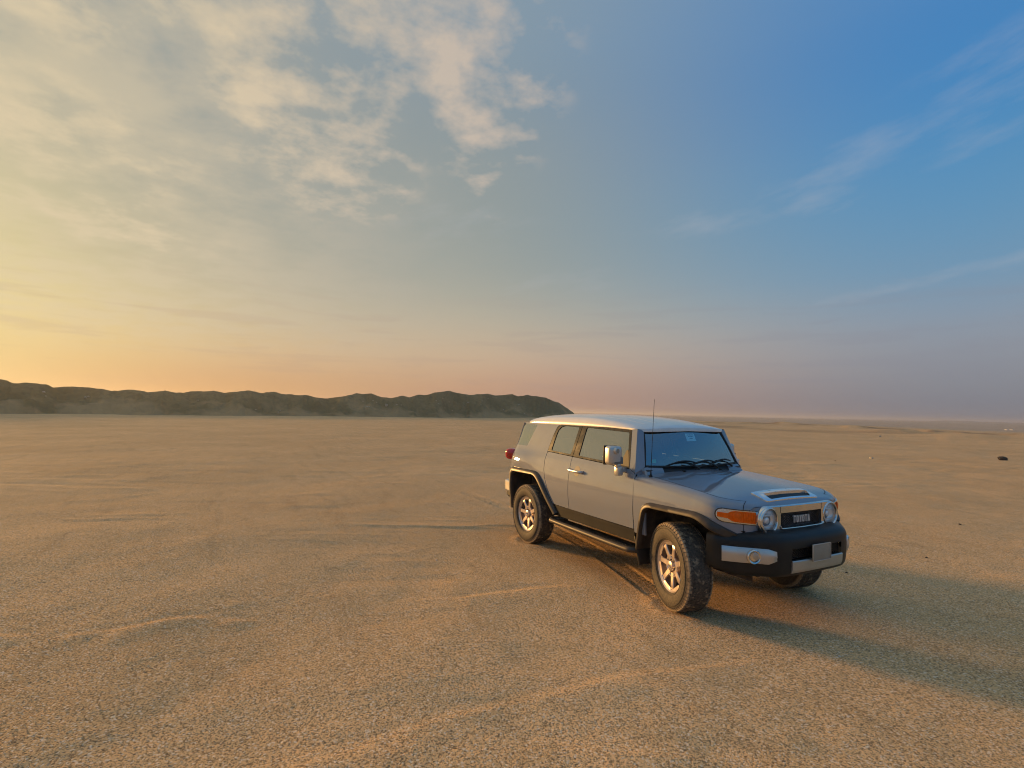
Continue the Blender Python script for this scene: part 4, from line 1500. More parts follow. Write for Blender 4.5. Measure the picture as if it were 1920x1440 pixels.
S36 = s_at_y(0.352)
sv = sorted(set([round(v, 4) for v in list(np.linspace(0, S36, 9)) + list(np.linspace(S36, bL[-1], 40))]))
sv = [-v for v in sv[:0:-1]] + sv
BSEC = [(-0.24, 0.838), (-0.12, 0.832), (-0.06, 0.818), (-0.025, 0.800), (-0.008, 0.778), (0.0, 0.750), (0.0, 0.700), (-0.002, 0.605), (-0.004, 0.560), (-0.012, 0.500), (-0.030, 0.468), (-0.09, 0.452), (-0.30, 0.450)]
v_, f_ = [], []
nb_ = len(BSEC)
for s_ in sv:
    fall_ = smst(np.array(abs(s_)), bL[-1] - 0.30, bL[-1])
    for q, z in BSEC:
        zz = z
        if z < 0.6: zz = z + 0.05 * float(fall_) * (0.6 - z) / 0.15
        if z > 0.8: zz = z - 0.02 * float(fall_)
        v_.append(bum(s_, q * (0.45 if q < -0.1 and abs(s_) > bL[-1] - 0.35 else 1.0), zz))
for i in range(len(sv) - 1):
    for k in range(nb_ - 1):
        if abs(sv[i]) <= S36 + 1e-3 and abs(sv[i + 1]) <= S36 + 1e-3 and BSEC[k][1] == 0.700: continue
        f_.append((i * nb_ + k, i * nb_ + k + 1, (i + 1) * nb_ + k + 1, (i + 1) * nb_ + k))
m = MB(); m.add(v_, f_)
bumper = m.obj('front_bumper', black_plastic, car, sharp=60)
# recessed lower opening with mesh
m = MB()
ss = np.linspace(-S36, S36, 15)
m.loft([[bum(s_, 0.0, 0.700), bum(s_, -0.055, 0.694), bum(s_, -0.055, 0.610), bum(s_, 0.0, 0.605)] for s_ in ss], closed=False)
m.obj('lower_opening', black_gloss, bumper, sharp=20)


def mesh_bars(name, y0, y1, z0, z1, pitch, xf, parent, r=0.0032):
    m = MB()
    for dr in (1, -1):
        c = y0 - (z1 - z0) * 1.8
        while c < y1 + (z1 - z0) * 1.8:
            ya, za, yb, zb2 = c, z0, c + dr * (z1 - z0) * 1.6, z1
            lo, hi = min(ya, yb), max(ya, yb)
            def at(yq): return z0 + (yq - ya) / (yb - ya) * (z1 - z0)
            p0, p1 = max(lo, y0), min(hi, y1)
            if p1 - p0 > 0.004:
                a = Vector((xf(p0), p0, at(p0))); b_ = Vector((xf(p1), p1, at(p1)))
                d_ = (b_ - a)
                rot = Matrix.Rotation(-math.atan2(d_.z, d_.y) * -1.0, 3, 'X')
                m.box((a + b_) / 2, (0.008, d_.length, r * 2), 0.0, rot)
            c += pitch
    return m.obj(name, mesh_black, parent, smooth=False)


mesh_bars('lower_mesh', -0.35, 0.35, 0.612, 0.692, 0.032, lambda y: 0.852 - 0.06 * y * y, bumper)
# silver skid strip below it
m = MB()
rings = []
for s_ in np.linspace(-S36 - 0.004, S36 + 0.004, 21):
    rings.append([bum(s_, q, z) for q, z in ((-0.03, 0.600), (0.004, 0.601), (0.010, 0.594), (0.006, 0.530), (-0.006, 0.500), (-0.022, 0.488), (-0.05, 0.486))])
m.loft(rings, closed=True, cap0=True, cap1=True)
m.obj('skid_strip', silver, bumper, sharp=40)
# number plate, blank, on a bracket
m = MB()
m.box((0.905, 0.0, 0.652), (0.012, 0.256, 0.146), 0.008)
pl_ = m.obj('number_plate', plate_mat, bumper)
m = MB()
for c, s_ in (((0.913, 0, 0.722), (0.006, 0.252, 0.007)), ((0.913, 0, 0.582), (0.006, 0.252, 0.007)), ((0.913, 0.124, 0.652), (0.006, 0.007, 0.140)), ((0.913, -0.124, 0.652), (0.006, 0.007, 0.140))):
    m.box(c, s_, 0.002)
m.obj('plate_rim', silver, pl_)
# corner guards with fog lamps
for sg in (-1, 1):
    s0, s1 = s_at_y(0.500), s_at_y(0.845)
    rings = []
    for k in np.linspace(0, 1, 26):
        s_ = s0 + (s1 - s0) * k
        tp = 0.030 * max(0, 1 - k / 0.16)
        out = 0.020 * min(1, k / 0.10 + 0.25) * (1 if k < 0.97 else 0.85)
        zt, zl = 0.700 + 0.012 * k - tp * 0.6, 0.575 + 0.008 * k + tp * 1.0
        if k > 0.45: zt += 0.0
        rings.append([bum(sg * s_, q, z) for q, z in ((-0.02, zt + 0.006), (out * 0.35, zt + 0.002), (out, zt - 0.030), (out + 0.003, (zt + zl) / 2), (out - 0.004, zl + 0.022), (out * 0.55, zl + 0.004), (-0.02, zl))])
    m = MB(); m.loft(rings, closed=True, cap0=True, cap1=True)
    gd = m.obj('corner_guard', silver, bumper, sharp=25)
    sc = s_at_y(0.655)
    p = Vector(bum(sg * sc, 0.025, 0.640)); p2 = Vector(bum(sg * sc, 0.0, 0.640))
    ax = (p - p2).normalized(); ax = (ax + Vector((0.55, 0, 0))).normalized()
    rot = Vector((1, 0, 0)).rotation_difference(ax).to_matrix()
    m = MB(); m.lathe([(0.060, -0.06), (0.060, 0.006), (0.053, 0.013), (0.044, 0.009), (0.039, -0.004), (0.0, -0.005)], 28, 'x')
    m.v = [tuple(rot @ Vector(v) + p) for v in m.v]
    fog = m.obj('fog_lamp', chrome, bumper, sharp=40)
    m = MB(); m.lathe([(0.039, 0.002), (0.03, 0.007), (0.015, 0.010), (0.0, 0.011)], 24, 'x')
    m.v = [tuple(rot @ Vector(v) + p) for v in m.v]
    m.obj('fog_lens', clear_glass, fog, sharp=180)

# ---- grille surround, headlights, lettering
XG = 0.728
HY, HZ, HH = 0.437, 0.914, 0.122
stad = [(HY + HH * math.cos(a), HZ + HH * math.sin(a)) for a in np.linspace(-math.pi / 2, math.pi / 2, 20)] + [(-HY - HH * math.cos(a), HZ - HH * math.sin(a)) for a in np.linspace(-math.pi / 2, math.pi / 2, 20)]


def gmap(y, z, d):
    return (XG - 0.035 * y * y * 2.0 - d, y, z)


hole_c = round_poly([(-0.293, 0.840), (0.293, 0.840), (0.293, 0.972), (-0.293, 0.972)], 0.014, 4)
circ = lambda cy, r_: [(cy + r_ * math.cos(a), HZ + r_ * math.sin(a)) for a in np.linspace(0, 2 * math.pi, 36, endpoint=False)]
gsur = panel('grille_surround', [(y * 0.985, HZ + (z - HZ) * 0.94) for y, z in stad], gmap, chrome, car, holes=[hole_c, circ(HY, 0.097), circ(-HY, 0.097)], thick=0.03, step=0.02, d0=-0.006)
m = MB()
outer_l = densify(stad, 0.03)
rings = []
for sc_, d_ in ((0.94, -0.0062), (0.965, -0.005), (0.99, 0.002), (1.0, 0.012), (1.0, 0.06)):
    rings.append([gmap(y * (1 - (1 - sc_) * 0.27), HZ + (z - HZ) * sc_, d_) for y, z in outer_l])
m.loft(rings, closed=True)
m.obj('surround_edge', chrome, gsur, sharp=180)
# bright lower bead of the opening
m = MB()
bead = [(-0.296, 0.86), (-0.294, 0.842), (-0.275, 0.836), (0.0, 0.834), (0.275, 0.836), (0.305, 0.842), (0.316, 0.855)]
m.tube([gmap(y, z, -0.010) for y, z in bead], 0.008, 8)
m.obj('lower_bead', chrome, gsur)
for yy in (-0.296, 0.296):
    m = MB()
    m.box(gmap(yy, 1.002, -0.006), (0.003, 0.004, 0.055))
    m.obj('surround_seam', black_gloss, gsur)
m = MB()
m.box((XG - 0.055, 0, 0.906), (0.01, 0.62, 0.16))
m.obj('grille_back', black_gloss, gsur)
mesh_bars('grille_mesh', -0.293, 0.293, 0.838, 0.974, 0.036, lambda y: XG - 0.028 - 0.07 * y * y, gsur)

GLYPH = {  # letter outlines on a 0..1 grid (outer, inner)
    'T': [[(0.0, 1), (1, 1), (1, 0.83), (0.63, 0.83), (0.63, 0), (0.37, 0), (0.37, 0.83), (0, 0.83)]],
    'Y': [[(0, 1), (0.30, 1), (0.5, 0.66), (0.70, 1), (1, 1), (0.64, 0.45), (0.64, 0), (0.36, 0), (0.36, 0.45)]],
    'A': [[(0, 0), (0.36, 1), (0.64, 1), (1, 0), (0.72, 0), (0.65, 0.2), (0.35, 0.2), (0.28, 0)], [(0.41, 0.38), (0.59, 0.38), (0.5, 0.70)]],
    'O': [round_poly([(0, 0), (1, 0), (1, 1), (0, 1)], 0.42, 6), round_poly([(0.29, 0.2), (0.71, 0.2), (0.71, 0.8), (0.29, 0.8)], 0.2, 5)]}
lw, lh, gap_ = 0.031, 0.062, 0.0095
word = 'TOYOTA'
tot = len(word) * lw + (len(word) - 1) * gap_
V_all, F_all = [], []
for i, ch in enumerate(word):
    ox = -tot / 2 + i * (lw + gap_)
    g = GLYPH[ch]
    tr = lambda p: (ox + p[0] * lw, 0.876 + p[1] * lh)
    o = panel('letter', [tr(p) for p in g[0]], lambda y, z, d: (XG + 0.004 - d, y, z), silver, None, holes=[[tr(p) for p in h] for h in g[1:]], thick=0.012, step=0.03)
    b0 = len(V_all)
    V_all += [v.co[:] for v in o.data.vertices]; F_all += [tuple(k + b0 for k in p.vertices) for p in o.data.polygons]
    me_ = o.data; bpy.data.objects.remove(o); bpy.data.meshes.remove(me_)
mesh_obj('grille_lettering', V_all, F_all, principled('letter_silver', (0.70, 0.69, 0.67), 0.35, 0.4)[0], gsur, sharp=30)

for sg in (-1, 1):
    cx = XG - 0.07 * HY * HY
    m = MB()
    m.lathe([(0.099, 0.004), (0.094, 0.0), (0.088, -0.012), (0.07, -0.026), (0.04, -0.036), (0.0, -0.040)], 36, 'x', (cx, sg * HY, HZ))
    hl = m.obj('headlight', reflector, car, sharp=180)
    m = MB()
    m.lathe([(0.030, -0.045), (0.028, -0.016), (0.020, -0.010), (0.0, -0.008)], 20, 'x', (cx, sg * HY, HZ))
    m.obj('bulb_shield', reflector, hl, sharp=40)
    for zz, ww in ((0.045, 0.11), (-0.045, 0.12)):
        m = MB()
        m.box((cx - 0.012, sg * HY, HZ + zz), (0.022, ww, 0.006), 0.002, Matrix.Rotation(R(18 * (1 if zz > 0 else -1)), 3, 'Y'))
        m.obj('reflector_step', reflector, hl)
    m = MB()
    m.lathe([(0.095, 0.002), (0.085, 0.010), (0.065, 0.018), (0.04, 0.023), (0.0, 0.026)], 36, 'x', (cx, sg * HY, HZ))
    m.obj('headlight_lens', clear_glass, hl, sharp=180)
    m = MB()
    ring_ = [(0.115, -0.004), (0.113, 0.012), (0.106, 0.018), (0.098, 0.012), (0.095, 0.0)]
    m.lathe(ring_, 40, 'x', (cx + 0.002, sg * HY, HZ))
    m.obj('headlight_ring', chrome, hl, sharp=180)

# ---- mirrors
for sg in (-1, 1):
    c = Vector((-0.700, sg * 0.995, 1.372))
    bm = bmesh.new()
    bmesh.ops.create_cube(bm, size=1.0)
    bmesh.ops.scale(bm, vec=(0.120, 0.172, 0.208), verts=bm.verts)
    for v in bm.verts:                                  # rounder towards the front, fuller outwards
        if v.co.x > 0:
            v.co.y *= 0.90; v.co.z *= 0.93
        if v.co.y * sg < 0 and v.co.z < 0: v.co.z *= 0.92
    bmesh.ops.bevel(bm, geom=bm.edges[:], offset=0.034, segments=4, affect='EDGES', profile=0.5)
    bmesh.ops.rotate(bm, cent=(0, 0, 0), matrix=Matrix.Rotation(sg * R(8), 3, 'Z'), verts=bm.verts)
    mk = []
    m = MB()
    m.add([tuple(v.co + c) for v in bm.verts], [tuple(v.index for v in f.verts) for f in bm.faces])
    bm.free()
    mir = m.obj('side_mirror', silver, car, sharp=180)
    m = MB()
    m.box(c + Vector((-0.058, 0, 0)), (0.022, 0.167, 0.205), 0.010, Matrix.Rotation(sg * R(8), 3, 'Z'))
    m.obj('mirror_rim', black_plastic, mir)
    m = MB()
    m.box(c + Vector((-0.0705, -sg * 0.002, 0)), (0.004, 0.145, 0.180), 0.001, Matrix.Rotation(sg * R(8), 3, 'Z'))
    m.obj('mirror_glass', chrome, mir)
    m = MB()
    m.tube([c + Vector((-0.02, sg * 0.030, 0.052)), c + Vector((0.03, sg * 0.018, 0.052)), c + Vector((0.074, sg * 0.008, 0.050)), c + Vector((0.079, sg * 0.007, 0.050))], [0.036, 0.036, 0.034, 0.029], 20)
    bo = m.obj('pivot_boss', silver, mir, sharp=40)
    m = MB()
    m.tube([c + Vector((0.075, sg * 0.008, 0.050)), c + Vector((0.081, sg * 0.0068, 0.050))], 0.024, 18)
    m.obj('pivot_cap', plate_mat, mir)
    m = MB()                                           # recessed quarter-round panel on the shell
    m.box(c + Vector((0.0605, -sg * 0.020, -0.050)), (0.004, 0.105, 0.072), 0.0018, Matrix.Rotation(sg * R(8), 3, 'Z'))
    m.obj('shell_panel', trim_grey, mir)
    m = MB()
    a0 = Vector(wall(sg)(-0.715, 1.165, 0.01))
    foot = [a0, a0 + Vector((0.008, sg * 0.06, 0.004)), a0 + Vector((0.012, sg * 0.10, 0.012)), Vector((-0.695, sg * 0.955, 1.235)), Vector((-0.70, sg * 0.965, 1.275))]
    m.box(Vector((-0.72, sg * 0.91, 1.205)), (0.075, 0.075, 0.105), 0.016)
    m.box(Vector((-0.71, sg * 0.93, 1.262)), (0.05, 0.055, 0.05), 0.012)
    m.box(Vector((-0.715, sg * 0.865, 1.215)), (0.05, 0.10, 0.06), 0.012)
    m.obj('mirror_foot', silver, mir, sharp=30)
    if sg > 0:                                          # the far mirror is folded back against the door
        piv = Vector((-0.74, 0.925, 1.37))
        fold = Matrix.Translation(piv + Vector((-0.06, -0.035, 0))) @ Matrix.Rotation(R(78), 4, 'Z') @ Matrix.Translation(-piv)
        for o in [mir] + [k for k in bpy.data.objects if k.parent == mir and not k.name.startswith('mirror_foot')]:
            o.data.transform(fold)

# ---- antenna
m = MB()
m.lathe([(0.0, 0.0), (0.019, 0.0), (0.015, 0.016), (0.008, 0.03), (0.006, 0.06)], 14, 'z', (-0.395, -0.755, 1.172))
an = m.obj('antenna', black_plastic, car)
m = MB()
m.tube([(-0.395, -0.755, 1.22), (-0.380, -0.755, 1.5), (-0.352, -0.755, 1.97)], [0.0034, 0.0027, 0.0022], 6)
m.obj('antenna_rod', black_plastic, an)

# ---- wheels
TR = 0.401


def make_wheel_meshes():
    out = {}
    m = MB()                                            # rim: lip, barrel
    m.lathe([(0.214, 0.090), (0.226, 0.098), (0.233, 0.104), (0.236, 0.100), (0.232, 0.090)], 64, 'y')
    m.lathe([(0.214, 0.090), (0.206, 0.080), (0.202, 0.055), (0.196, 0.02), (0.192, -0.06), (0.20, -0.10), (0.232, -0.104)], 64, 'y')
    out['rim'] = m
    m = MB()
    prof = [(0.226, 0.094), (0.240, 0.108), (0.262, 0.122), (0.300, 0.130), (0.330, 0.129), (0.356, 0.123), (0.374, 0.114), (0.386, 0.104), (0.3925, 0.092), (0.395, 0.06), (0.396, 0.0)]
    prof = prof + [(r_, -h) for r_, h in prof[-2::-1]]
    m.lathe(prof, 96, 'y')
    nblk = 62
    for k in range(nblk):
        a = 2 * math.pi * k / nblk
        for row, (yy, w_, ph, tw) in enumerate(((0.097, 0.030, 0.0, 0.10), (0.052, 0.040, 0.5, 0.35), (0.0, 0.036, 0.0, -0.35), (-0.052, 0.040, 0.5, 0.35), (-0.097, 0.030, 0.0, 0.10))):
            aa_ = a + ph * 2 * math.pi / nblk
            edge_ = abs(yy) > 0.09
            rr_ = (0.3925 if edge_ else 0.3965)
            rot = Matrix.Rotation(-aa_ + math.pi / 2, 3, 'Y') @ Matrix.Rotation(tw, 3, 'Z')
            if edge_:
                rot = Matrix.Rotation(-aa_ + math.pi / 2, 3, 'Y') @ Matrix.Rotation(-0.32 * math.copysign(1, yy), 3, 'X')
            m.box((rr_ * math.cos(aa_), yy, rr_ * math.sin(aa_)), (0.0285, w_, 0.0075), 0.0)
            # orient the block just added
            base = len(m.v) - 8
            cpt = Vector((rr_ * math.cos(aa_), yy, rr_ * math.sin(aa_)))
            for q in range(base, len(m.v)):
                m.v[q] = tuple(cpt + rot @ (Vector(m.v[q]) - cpt))
    for k in range(nblk):                              # side lugs on the shoulder
        a = 2 * math.pi * k / nblk
        for sgn in (1, -1):
            cpt = Vector((0.372 * math.cos(a), sgn * 0.1155, 0.372 * math.sin(a)))
            rot = Matrix.Rotation(-a + math.pi / 2, 3, 'Y') @ Matrix.Rotation(-0.95 * sgn, 3, 'X')
            L_ = 0.020 + 0.010 * (k % 2)
            b0 = len(m.v)
            m.box(cpt, (0.020, L_, 0.007), 0.0)
            for q in range(b0, len(m.v)):
                m.v[q] = tuple(cpt + rot @ (Vector(m.v[q]) - cpt))
    for r_, h in ((0.252, 0.117), (0.345, 0.1275)):
        m.lathe([(r_ - 0.003, h), (r_, h + 0.003), (r_ + 0.003, h)], 72, 'y')
    out['tyre'] = m
    m = MB()                                            # one spoke, pointing along +x
    secs = []
    for x, w_, y_, t_ in ((0.060, 0.030, 0.074, 0.05), (0.095, 0.0275, 0.079, 0.046), (0.13, 0.0255, 0.083, 0.038), (0.165, 0.0255, 0.087, 0.032), (0.198, 0.028, 0.0885, 0.028), (0.206, 0.028, 0.084, 0.020)):
        secs.append([(x, y_ - t_, -w_ * 0.8), (x, y_ - 0.006, -w_), (x, y_, -w_ + 0.006), (x, y_, w_ - 0.006), (x, y_ - 0.006, w_), (x, y_ - t_, w_ * 0.8)])
    m.loft(secs, True, True, True)
    out['spoke'] = m
    m = MB()                                            # web at the lip between spokes
    rings = []
    for a in np.linspace(-0.30, 0.30, 9):
        e_ = 0.012 * (1 - (a / 0.30) ** 4)
        rings.append([(r_ * math.cos(a), y_, r_ * math.sin(a)) for r_, y_ in ((0.219, 0.093), (0.203 - e_, 0.088), (0.203 - e_, 0.06), (0.219, 0.06))])
    m.loft(rings, True, True, True)
    out['lip_web'] = m
    m = MB()
    m.lathe([(0.0, 0.096), (0.036, 0.097), (0.044, 0.093), (0.047, 0.080), (0.050, 0.056), (0.082, 0.050), (0.088, 0.072), (0.094, 0.079), (0.101, 0.079), (0.106, 0.070), (0.104, 0.02)], 40, 'y')
    out['hub'] = m
    m = MB()
    m.lathe([(0.0, 0.078), (0.010, 0.078), (0.012, 0.074), (0.012, 0.055)], 6, 'y')
    out['lug_nut'] = m
    m = MB()                                            # three interlaced ovals on the centre cap
    for rx, rz_, oz in ((0.021, 0.0145, 0.0), (0.0125, 0.006, 0.0075), (0.0055, 0.0125, 0.001)):
        m.tube([(rx * math.cos(a), 0.0985, oz + rz_ * math.sin(a)) for a in np.linspace(0, 2 * math.pi, 25)], 0.0019, 5, False)
    out['cap_emblem'] = m
    m = MB()
    m.lathe([(0.0, 0.015), (0.155, 0.015), (0.155, -0.005), (0.0, -0.005)], 40, 'y')
    m.lathe([(0.0, -0.03), (0.20, -0.035), (0.198, -0.10), (0.0, -0.10)], 40, 'y')
    out['brake_disc'] = m
    return out


wm = make_wheel_meshes()
wmat = {'rim': rim_metal, 'tyre': tyre_mat, 'spoke': rim_metal, 'lip_web': rim_metal, 'hub': rim_metal, 'lug_nut': steel, 'cap_emblem': silver, 'brake_disc': cast_iron}
wmesh = {}
for k, m in wm.items():
    o = m.obj(k, wmat[k], None, sharp=35 if k not in ('tyre',) else 30)
    wmesh[k] = o.data
    bpy.data.objects.remove(o)


def add_child(name, data, parent, rot=None, loc=None):
    o = bpy.data.objects.new(name, data)
    col.objects.link(o)
    o.parent = parent
    if rot: o.rotation_euler = rot
    if loc: o.location = loc
    return o


STEER = R(-17.5)
for x, sg, steer in ((0.042, -1, STEER), (0.042, 1, STEER), (-2.69, -1, 0.0), (-2.69, 1, 0.0)):
    w = bpy.data.objects.new('wheel', wmesh['rim'])
    col.objects.link(w)
    w.location = (x, sg * 0.8025, TR - 0.004)
    w.rotation_euler = (0, R(24) if sg < 0 else 0, steer + (math.pi if sg < 0 else 0.0))
    w.rotation_mode = 'XYZ'
    attach(w, car)
    add_child('tyre', wmesh['tyre'], w)
    a0 = R(52 - 24 if sg < 0 else 20)
    for k in range(7):
        a = a0 + 2 * math.pi * k / 7
        add_child('spoke', wmesh['spoke'], w, (0, -a, 0))
        add_child('lip_web', wmesh['lip_web'], w, (0, -(a + math.pi / 7), 0))
    for k in range(6):
        a = 2 * math.pi * k / 6 + 0.3
        add_child('lug_nut', wmesh['lug_nut'], w, None, (0.067 * math.cos(a), 0, 0.067 * math.sin(a)))
    add_child('hub', wmesh['hub'], w)
    add_child('cap_emblem', wmesh['cap_emblem'], w, (0, R(-24) if sg < 0 else 0, 0))
    add_child('brake_disc', wmesh['brake_disc'], w)

# ---- underbody, floor and inside
m = MB()
m.box((-1.33, 0, 0.50), (3.9, 1.08, 0.16), 0.03)
m.box((-1.25, 0, 0.56), (1.50, 1.62, 0.12), 0.03)
m.box((-3.05, 0, 0.62), (0.66, 1.2, 0.16), 0.03)
m.tube([(0, -0.72, 0.40), (0, 0.72, 0.40)], 0.05, 10)
m.tube([(-2.69, -0.74, 0.40), (-2.69, 0.74, 0.40)], 0.06, 10)
m.lathe([(0.0, -0.13), (0.11, -0.11), (0.15, 0.0), (0.11, 0.11), (0.0, 0.13)], 18, 'y', (-2.69, 0.0, 0.40))
m.box((0.50, 0, 0.46), (0.30, 1.0, 0.05), 0.02, Matrix.Rotation(R(8), 3, 'Y'))
m.box((-3.30, 0.0, 0.62), (0.10, 1.5, 0.14), 0.02)
m.obj('underbody', dark_under, car)
m = MB()
m.box((-1.9, 0, 0.635), (2.75, 1.50, 0.03))
m.box((-2.95, 0, 0.80), (0.7, 1.1, 0.35), 0.03)
m.obj('cabin_floor', seat_mat, car)
m = MB()
m.box((-0.68, 0, 1.10), (0.34, 1.50, 0.24), 0.05)
m.box((-0.60, 0, 1.215), (0.22, 1.44, 0.03), 0.012)
m.box((-0.86, 0, 0.90), (0.16, 0.26, 0.40), 0.03)
m.box((-0.75, 0.40, 1.235), (0.22, 0.42, 0.07), 0.03)
m.obj('dashboard', seat_mat, car)
m = MB()
ringp = [Vector((0.0 - 0.06 * math.sin(a), 0.185 * math.cos(a), 0.18 * math.sin(a))) + Vector((-0.98, 0.38, 1.13)) for a in np.linspace(0, 2 * math.pi, 33)]
m.tube(ringp, 0.016, 8, False)
m.box((-0.97, 0.38, 1.12), (0.05, 0.14, 0.10), 0.02)
m.box((-0.97, 0.38, 1.14), (0.02, 0.35, 0.03), 0.008)
m.tube([(-0.95, 0.38, 1.11), (-0.74, 0.38, 1.04)], 0.03, 8)
m.obj('steering_wheel', seat_mat, car)
for x, y in ((-1.42, -0.37), (-1.42, 0.37), (-2.22, -0.38), (-2.22, 0.38)):
    m = MB()
    m.box((x + 0.06, y, 0.86), (0.52, 0.50, 0.17), 0.06)
    m.box((x - 0.24, y, 1.17), (0.15, 0.48, 0.58), 0.06, Matrix.Rotation(R(-12), 3, 'Y'))
    m.box((x - 0.22, y, 0.74), (0.44, 0.40, 0.16), 0.02)
    st2 = m.obj('seat', seat_mat, car)
    m = MB()
    m.box((x - 0.325, y, 1.525), (0.10, 0.27, 0.17), 0.045, Matrix.Rotation(R(-8), 3, 'Y'))
    m.tube([(x - 0.30, y - 0.06, 1.42), (x - 0.315, y - 0.06, 1.48)], 0.008, 6)
    m.tube([(x - 0.30, y + 0.06, 1.42), (x - 0.315, y + 0.06, 1.48)], 0.008, 6)
    m.obj('headrest', seat_mat, st2)
m = MB()
m.box((-0.80, 0.0, 1.565), (0.03, 0.25, 0.07), 0.014)
m.tube([(-0.79, 0, 1.58), (-0.74, 0, 1.63)], 0.010, 6)
m.obj('rear_view_mirror', seat_mat, car)
for y in (-0.34, 0.36):
    m = MB()
    m.box((-0.80, y, 1.615), (0.16, 0.40, 0.018), 0.008, Matrix.Rotation(R(10), 3, 'Y'))
    m.obj('sun_visor', trim_grey, car)
for sg in (-1, 1):                                      # inner trim of pillars and lower doors
    m = MB()
    m.box((-1.35, sg * 0.775, 0.92), (1.60, 0.03, 0.55), 0.01)
    m.box((-1.66, sg * 0.705, 1.44), (0.12, 0.035, 0.44), 0.012, Matrix.Rotation(sg * R(17), 3, 'X'))
    m.box((-2.55, sg * 0.69, 1.30), (0.46, 0.03, 0.72), 0.01, Matrix.Rotation(sg * R(12), 3, 'X'))
    m.obj('inner_trim', seat_mat, car)

# ------------------------------------------------------------------ stones and other small things
def stone_mesh(name, seed, mat, sub=2, squash=(1, 1, 0.6)):
    bm = bmesh.new()
    bmesh.ops.create_icosphere(bm, subdivisions=sub, radius=0.5)
    r_ = random.Random(seed)
    off = Vector((r_.uniform(0, 50), r_.uniform(0, 50), r_.uniform(0, 50)))
    from mathutils import noise as mn
    for v in bm.verts:
        k = 1 + 0.55 * mn.noise(v.co * 2.3 + off) + 0.2 * mn.noise(v.co * 6 + off)
        v.co = Vector((v.co.x * k * squash[0], v.co.y * k * squash[1], v.co.z * k * squash[2]))
    me = bpy.data.meshes.new(name)
    bm.to_mesh(me); bm.free()
    me.materials.append(mat)
    return me


def place(name, me, loc, s_, rz_, label, cat, group=None, sink=0.12):
    o = bpy.data.objects.new(name, me)
    col.objects.link(o)
    o.location = loc - Vector((0, 0, -0.30 * s_ * (1 - sink * 2)))
    o.scale = (s_, s_, s_); o.rotation_euler = (0, 0, rz_)
    tag(o, label, cat, group)
    return o


sp = [stone_mesh('pale_stone', i, pale_stone, 2) for i in range(4)]
big = place('boulder', stone_mesh('boulder', 31, pale_stone, 3, (1.0, 0.8, 0.9)), hill_point(725, 0.62), 0.75, 0.3, 'pale boulder on the dark heap, the largest pale stone there', 'boulder')
rs = random.Random(3)
for px, t_, s_ in [(680, .72, .28), (688, .5, .4), (692, .55, .3), (699, .80, .28), (706, .75, .25), (744, .66, .35), (752, .6, .25), (818, .80, .3), (822, .70, .26), (830, .86, .3), (834, .62, .28),
                   (842, .75, .3), (848, .5, .32), (878, .70, .55), (902, .60, .3), (904, .78, .3), (915, .84, .26), (944, .60, .4), (966, .55, .3), (972, .72, .45), (983, .44, .3), (996, .40, .28),
                   (80, .82, .4), (85, .7, .25), (160, .7, .45), (165, .72, .3), (370, .72, .32), (480, .60, .25), (522, .38, .3), (526, .45, .35)]:
    place('pale_stone', sp[rs.randrange(4)], hill_point(px, t_), s_, rs.uniform(0, 6), 'small pale stone scattered on the face of the dark earth ridge', 'stone', 'pale stones on the ridge')

g_ = ground_at(1880, 863)
place('dark_rock', stone_mesh('dark_rock', 77, dark_stone, 3, (1.25, 0.7, 0.60)), g_, 0.33, R(60), 'dark flat rock lying alone on the sand at far right', 'rock')
for px, py, s_, lab, mt in [(1587, 1074, 0.028, 'small dark stone on the sand just right of the front bumper', dark_stone), (1737, 1046, 0.028, 'small dark stone on the sand, second right of the bumper', dark_stone),
                            (1800, 984, 0.04, 'small brown stone in a pale streak right of the headlights', brown_stone), (1566, 864, 0.06, 'small dark stone on the sand beyond the bonnet', dark_stone),
                            (1634, 860, 0.16, 'pale stone slab on the open plain right of the car', pale_stone), (1650, 819, 0.28, 'lone pale stone far out on the plain', pale_stone),
                            (1574, 1231, 0.016, 'tiny white stone in the car shadow at lower right', white_print), (818, 1051, 0.022, 'tiny white stone on sand left of the car', white_print)]:
    place('stone', stone_mesh('stone', int(px), mt, 2, (1.2, 0.8, 0.55)), ground_at(px, py), s_, px * 0.1, lab, 'stone')
# two pale huts far off on the plain
for k, (px, py, ww) in enumerate(((1887, 806.5, 1.0), (1897, 806.0, 1.2))):
    d = pix_dir(px, py); dd = 190.0
    p = CAM + d * (dd / math.hypot(d.x, d.y))
    z0 = float(ground_z(np.array([p.x]), np.array([p.y]))[0])
    m = MB()
    m.box((p.x, p.y, z0 + 0.13), (ww * 0.6, 0.6, 0.32), 0.04)
    o = m.obj('water_tank', white_print, None)
    tag(o, ('left' if k == 0 else 'right') + ' one of two tiny white tanks near the right horizon', 'tank', 'white tanks far away')

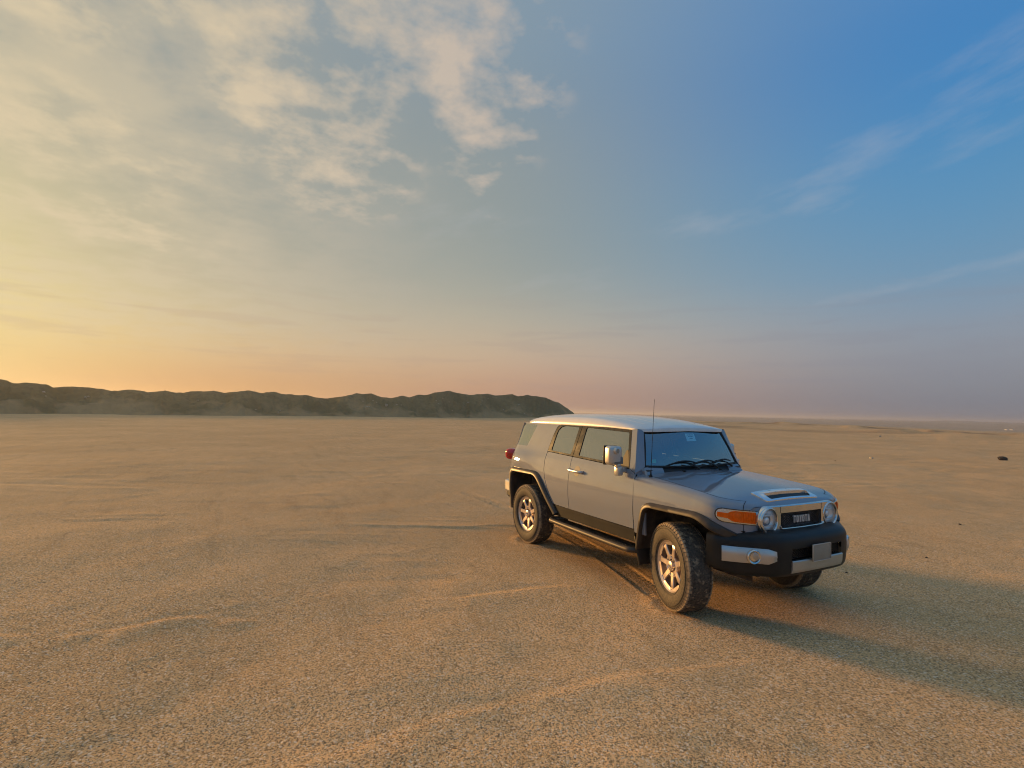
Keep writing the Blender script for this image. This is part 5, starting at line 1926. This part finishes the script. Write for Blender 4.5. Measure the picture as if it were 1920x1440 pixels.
# coarse grit lying on the sand close to the viewpoint
N_G = 42000
ga = rng.uniform(R(100), R(206), N_G); gr = 2.2 + 9.5 * rng.random(N_G) ** 1.4
gx = CAM.x + gr * np.cos(ga); gy = CAM.y + gr * np.sin(ga)
gz = ground_z(gx, gy)
gs = (0.0022 + 0.0034 * rng.random(N_G) ** 2.5) * (0.8 + gr * 0.05)
octv = np.array([(1, 0, 0), (0, 1, 0), (-1, 0, 0), (0, -1, 0), (0, 0, 0.8), (0, 0, -0.8)])
octf = np.array([(0, 1, 4), (1, 2, 4), (2, 3, 4), (3, 0, 4), (1, 0, 5), (2, 1, 5), (3, 2, 5), (0, 3, 5)])
jit = 1 + 0.45 * (rng.random((N_G, 6, 3)) - 0.5)
th = rng.uniform(0, 6.28, N_G)
vv = octv[None] * jit
c_, s__ = np.cos(th)[:, None], np.sin(th)[:, None]
vx = (vv[:, :, 0] * c_ - vv[:, :, 1] * s__) * gs[:, None] + gx[:, None]
vy = (vv[:, :, 0] * s__ + vv[:, :, 1] * c_) * gs[:, None] + gy[:, None]
vz = vv[:, :, 2] * gs[:, None] + gz[:, None] + gs[:, None] * 0.15
V = np.stack([vx, vy, vz], -1).reshape(-1, 3)
F = (octf[None] + (np.arange(N_G) * 6)[:, None, None]).reshape(-1, 3)
me = bpy.data.meshes.new('grit')
me.vertices.add(len(V)); me.vertices.foreach_set('co', V.astype(np.float32).ravel())
me.loops.add(F.size); me.loops.foreach_set('vertex_index', F.astype(np.int32).ravel())
me.polygons.add(len(F)); me.polygons.foreach_set('loop_start', (np.arange(len(F)) * 3).astype(np.int32))
me.materials.append(grit_mat)
me.update(calc_edges=True)
gro = bpy.data.objects.new('grit', me)
col.objects.link(gro)
tag(gro, 'loose coarse grit scattered over the near sand', 'grit', kind='stuff')

# ------------------------------------------------------------------ air
HAZE_DENSITY = 0.00045
hm = bpy.data.materials.new('haze')
hm.use_nodes = True
N = NT(hm.node_tree)
o_ = N.n('ShaderNodeOutputMaterial')
pv = N.n('ShaderNodeVolumePrincipled')
pv.inputs['Color'].default_value = (0.93, 0.91, 0.89, 1)
pv.inputs['Density'].default_value = HAZE_DENSITY
pv.inputs['Anisotropy'].default_value = 0.5
hm.node_tree.links.new(pv.outputs[0], o_.inputs['Volume'])
m = MB()
m.box((CAM.x, CAM.y, 4.5), (18600, 18600, 19.0))
hz = m.obj('haze', hm, None, smooth=False)
hz['kind'] = 'stuff'
hz['label'] = 'thin dusty haze lying over the plain'
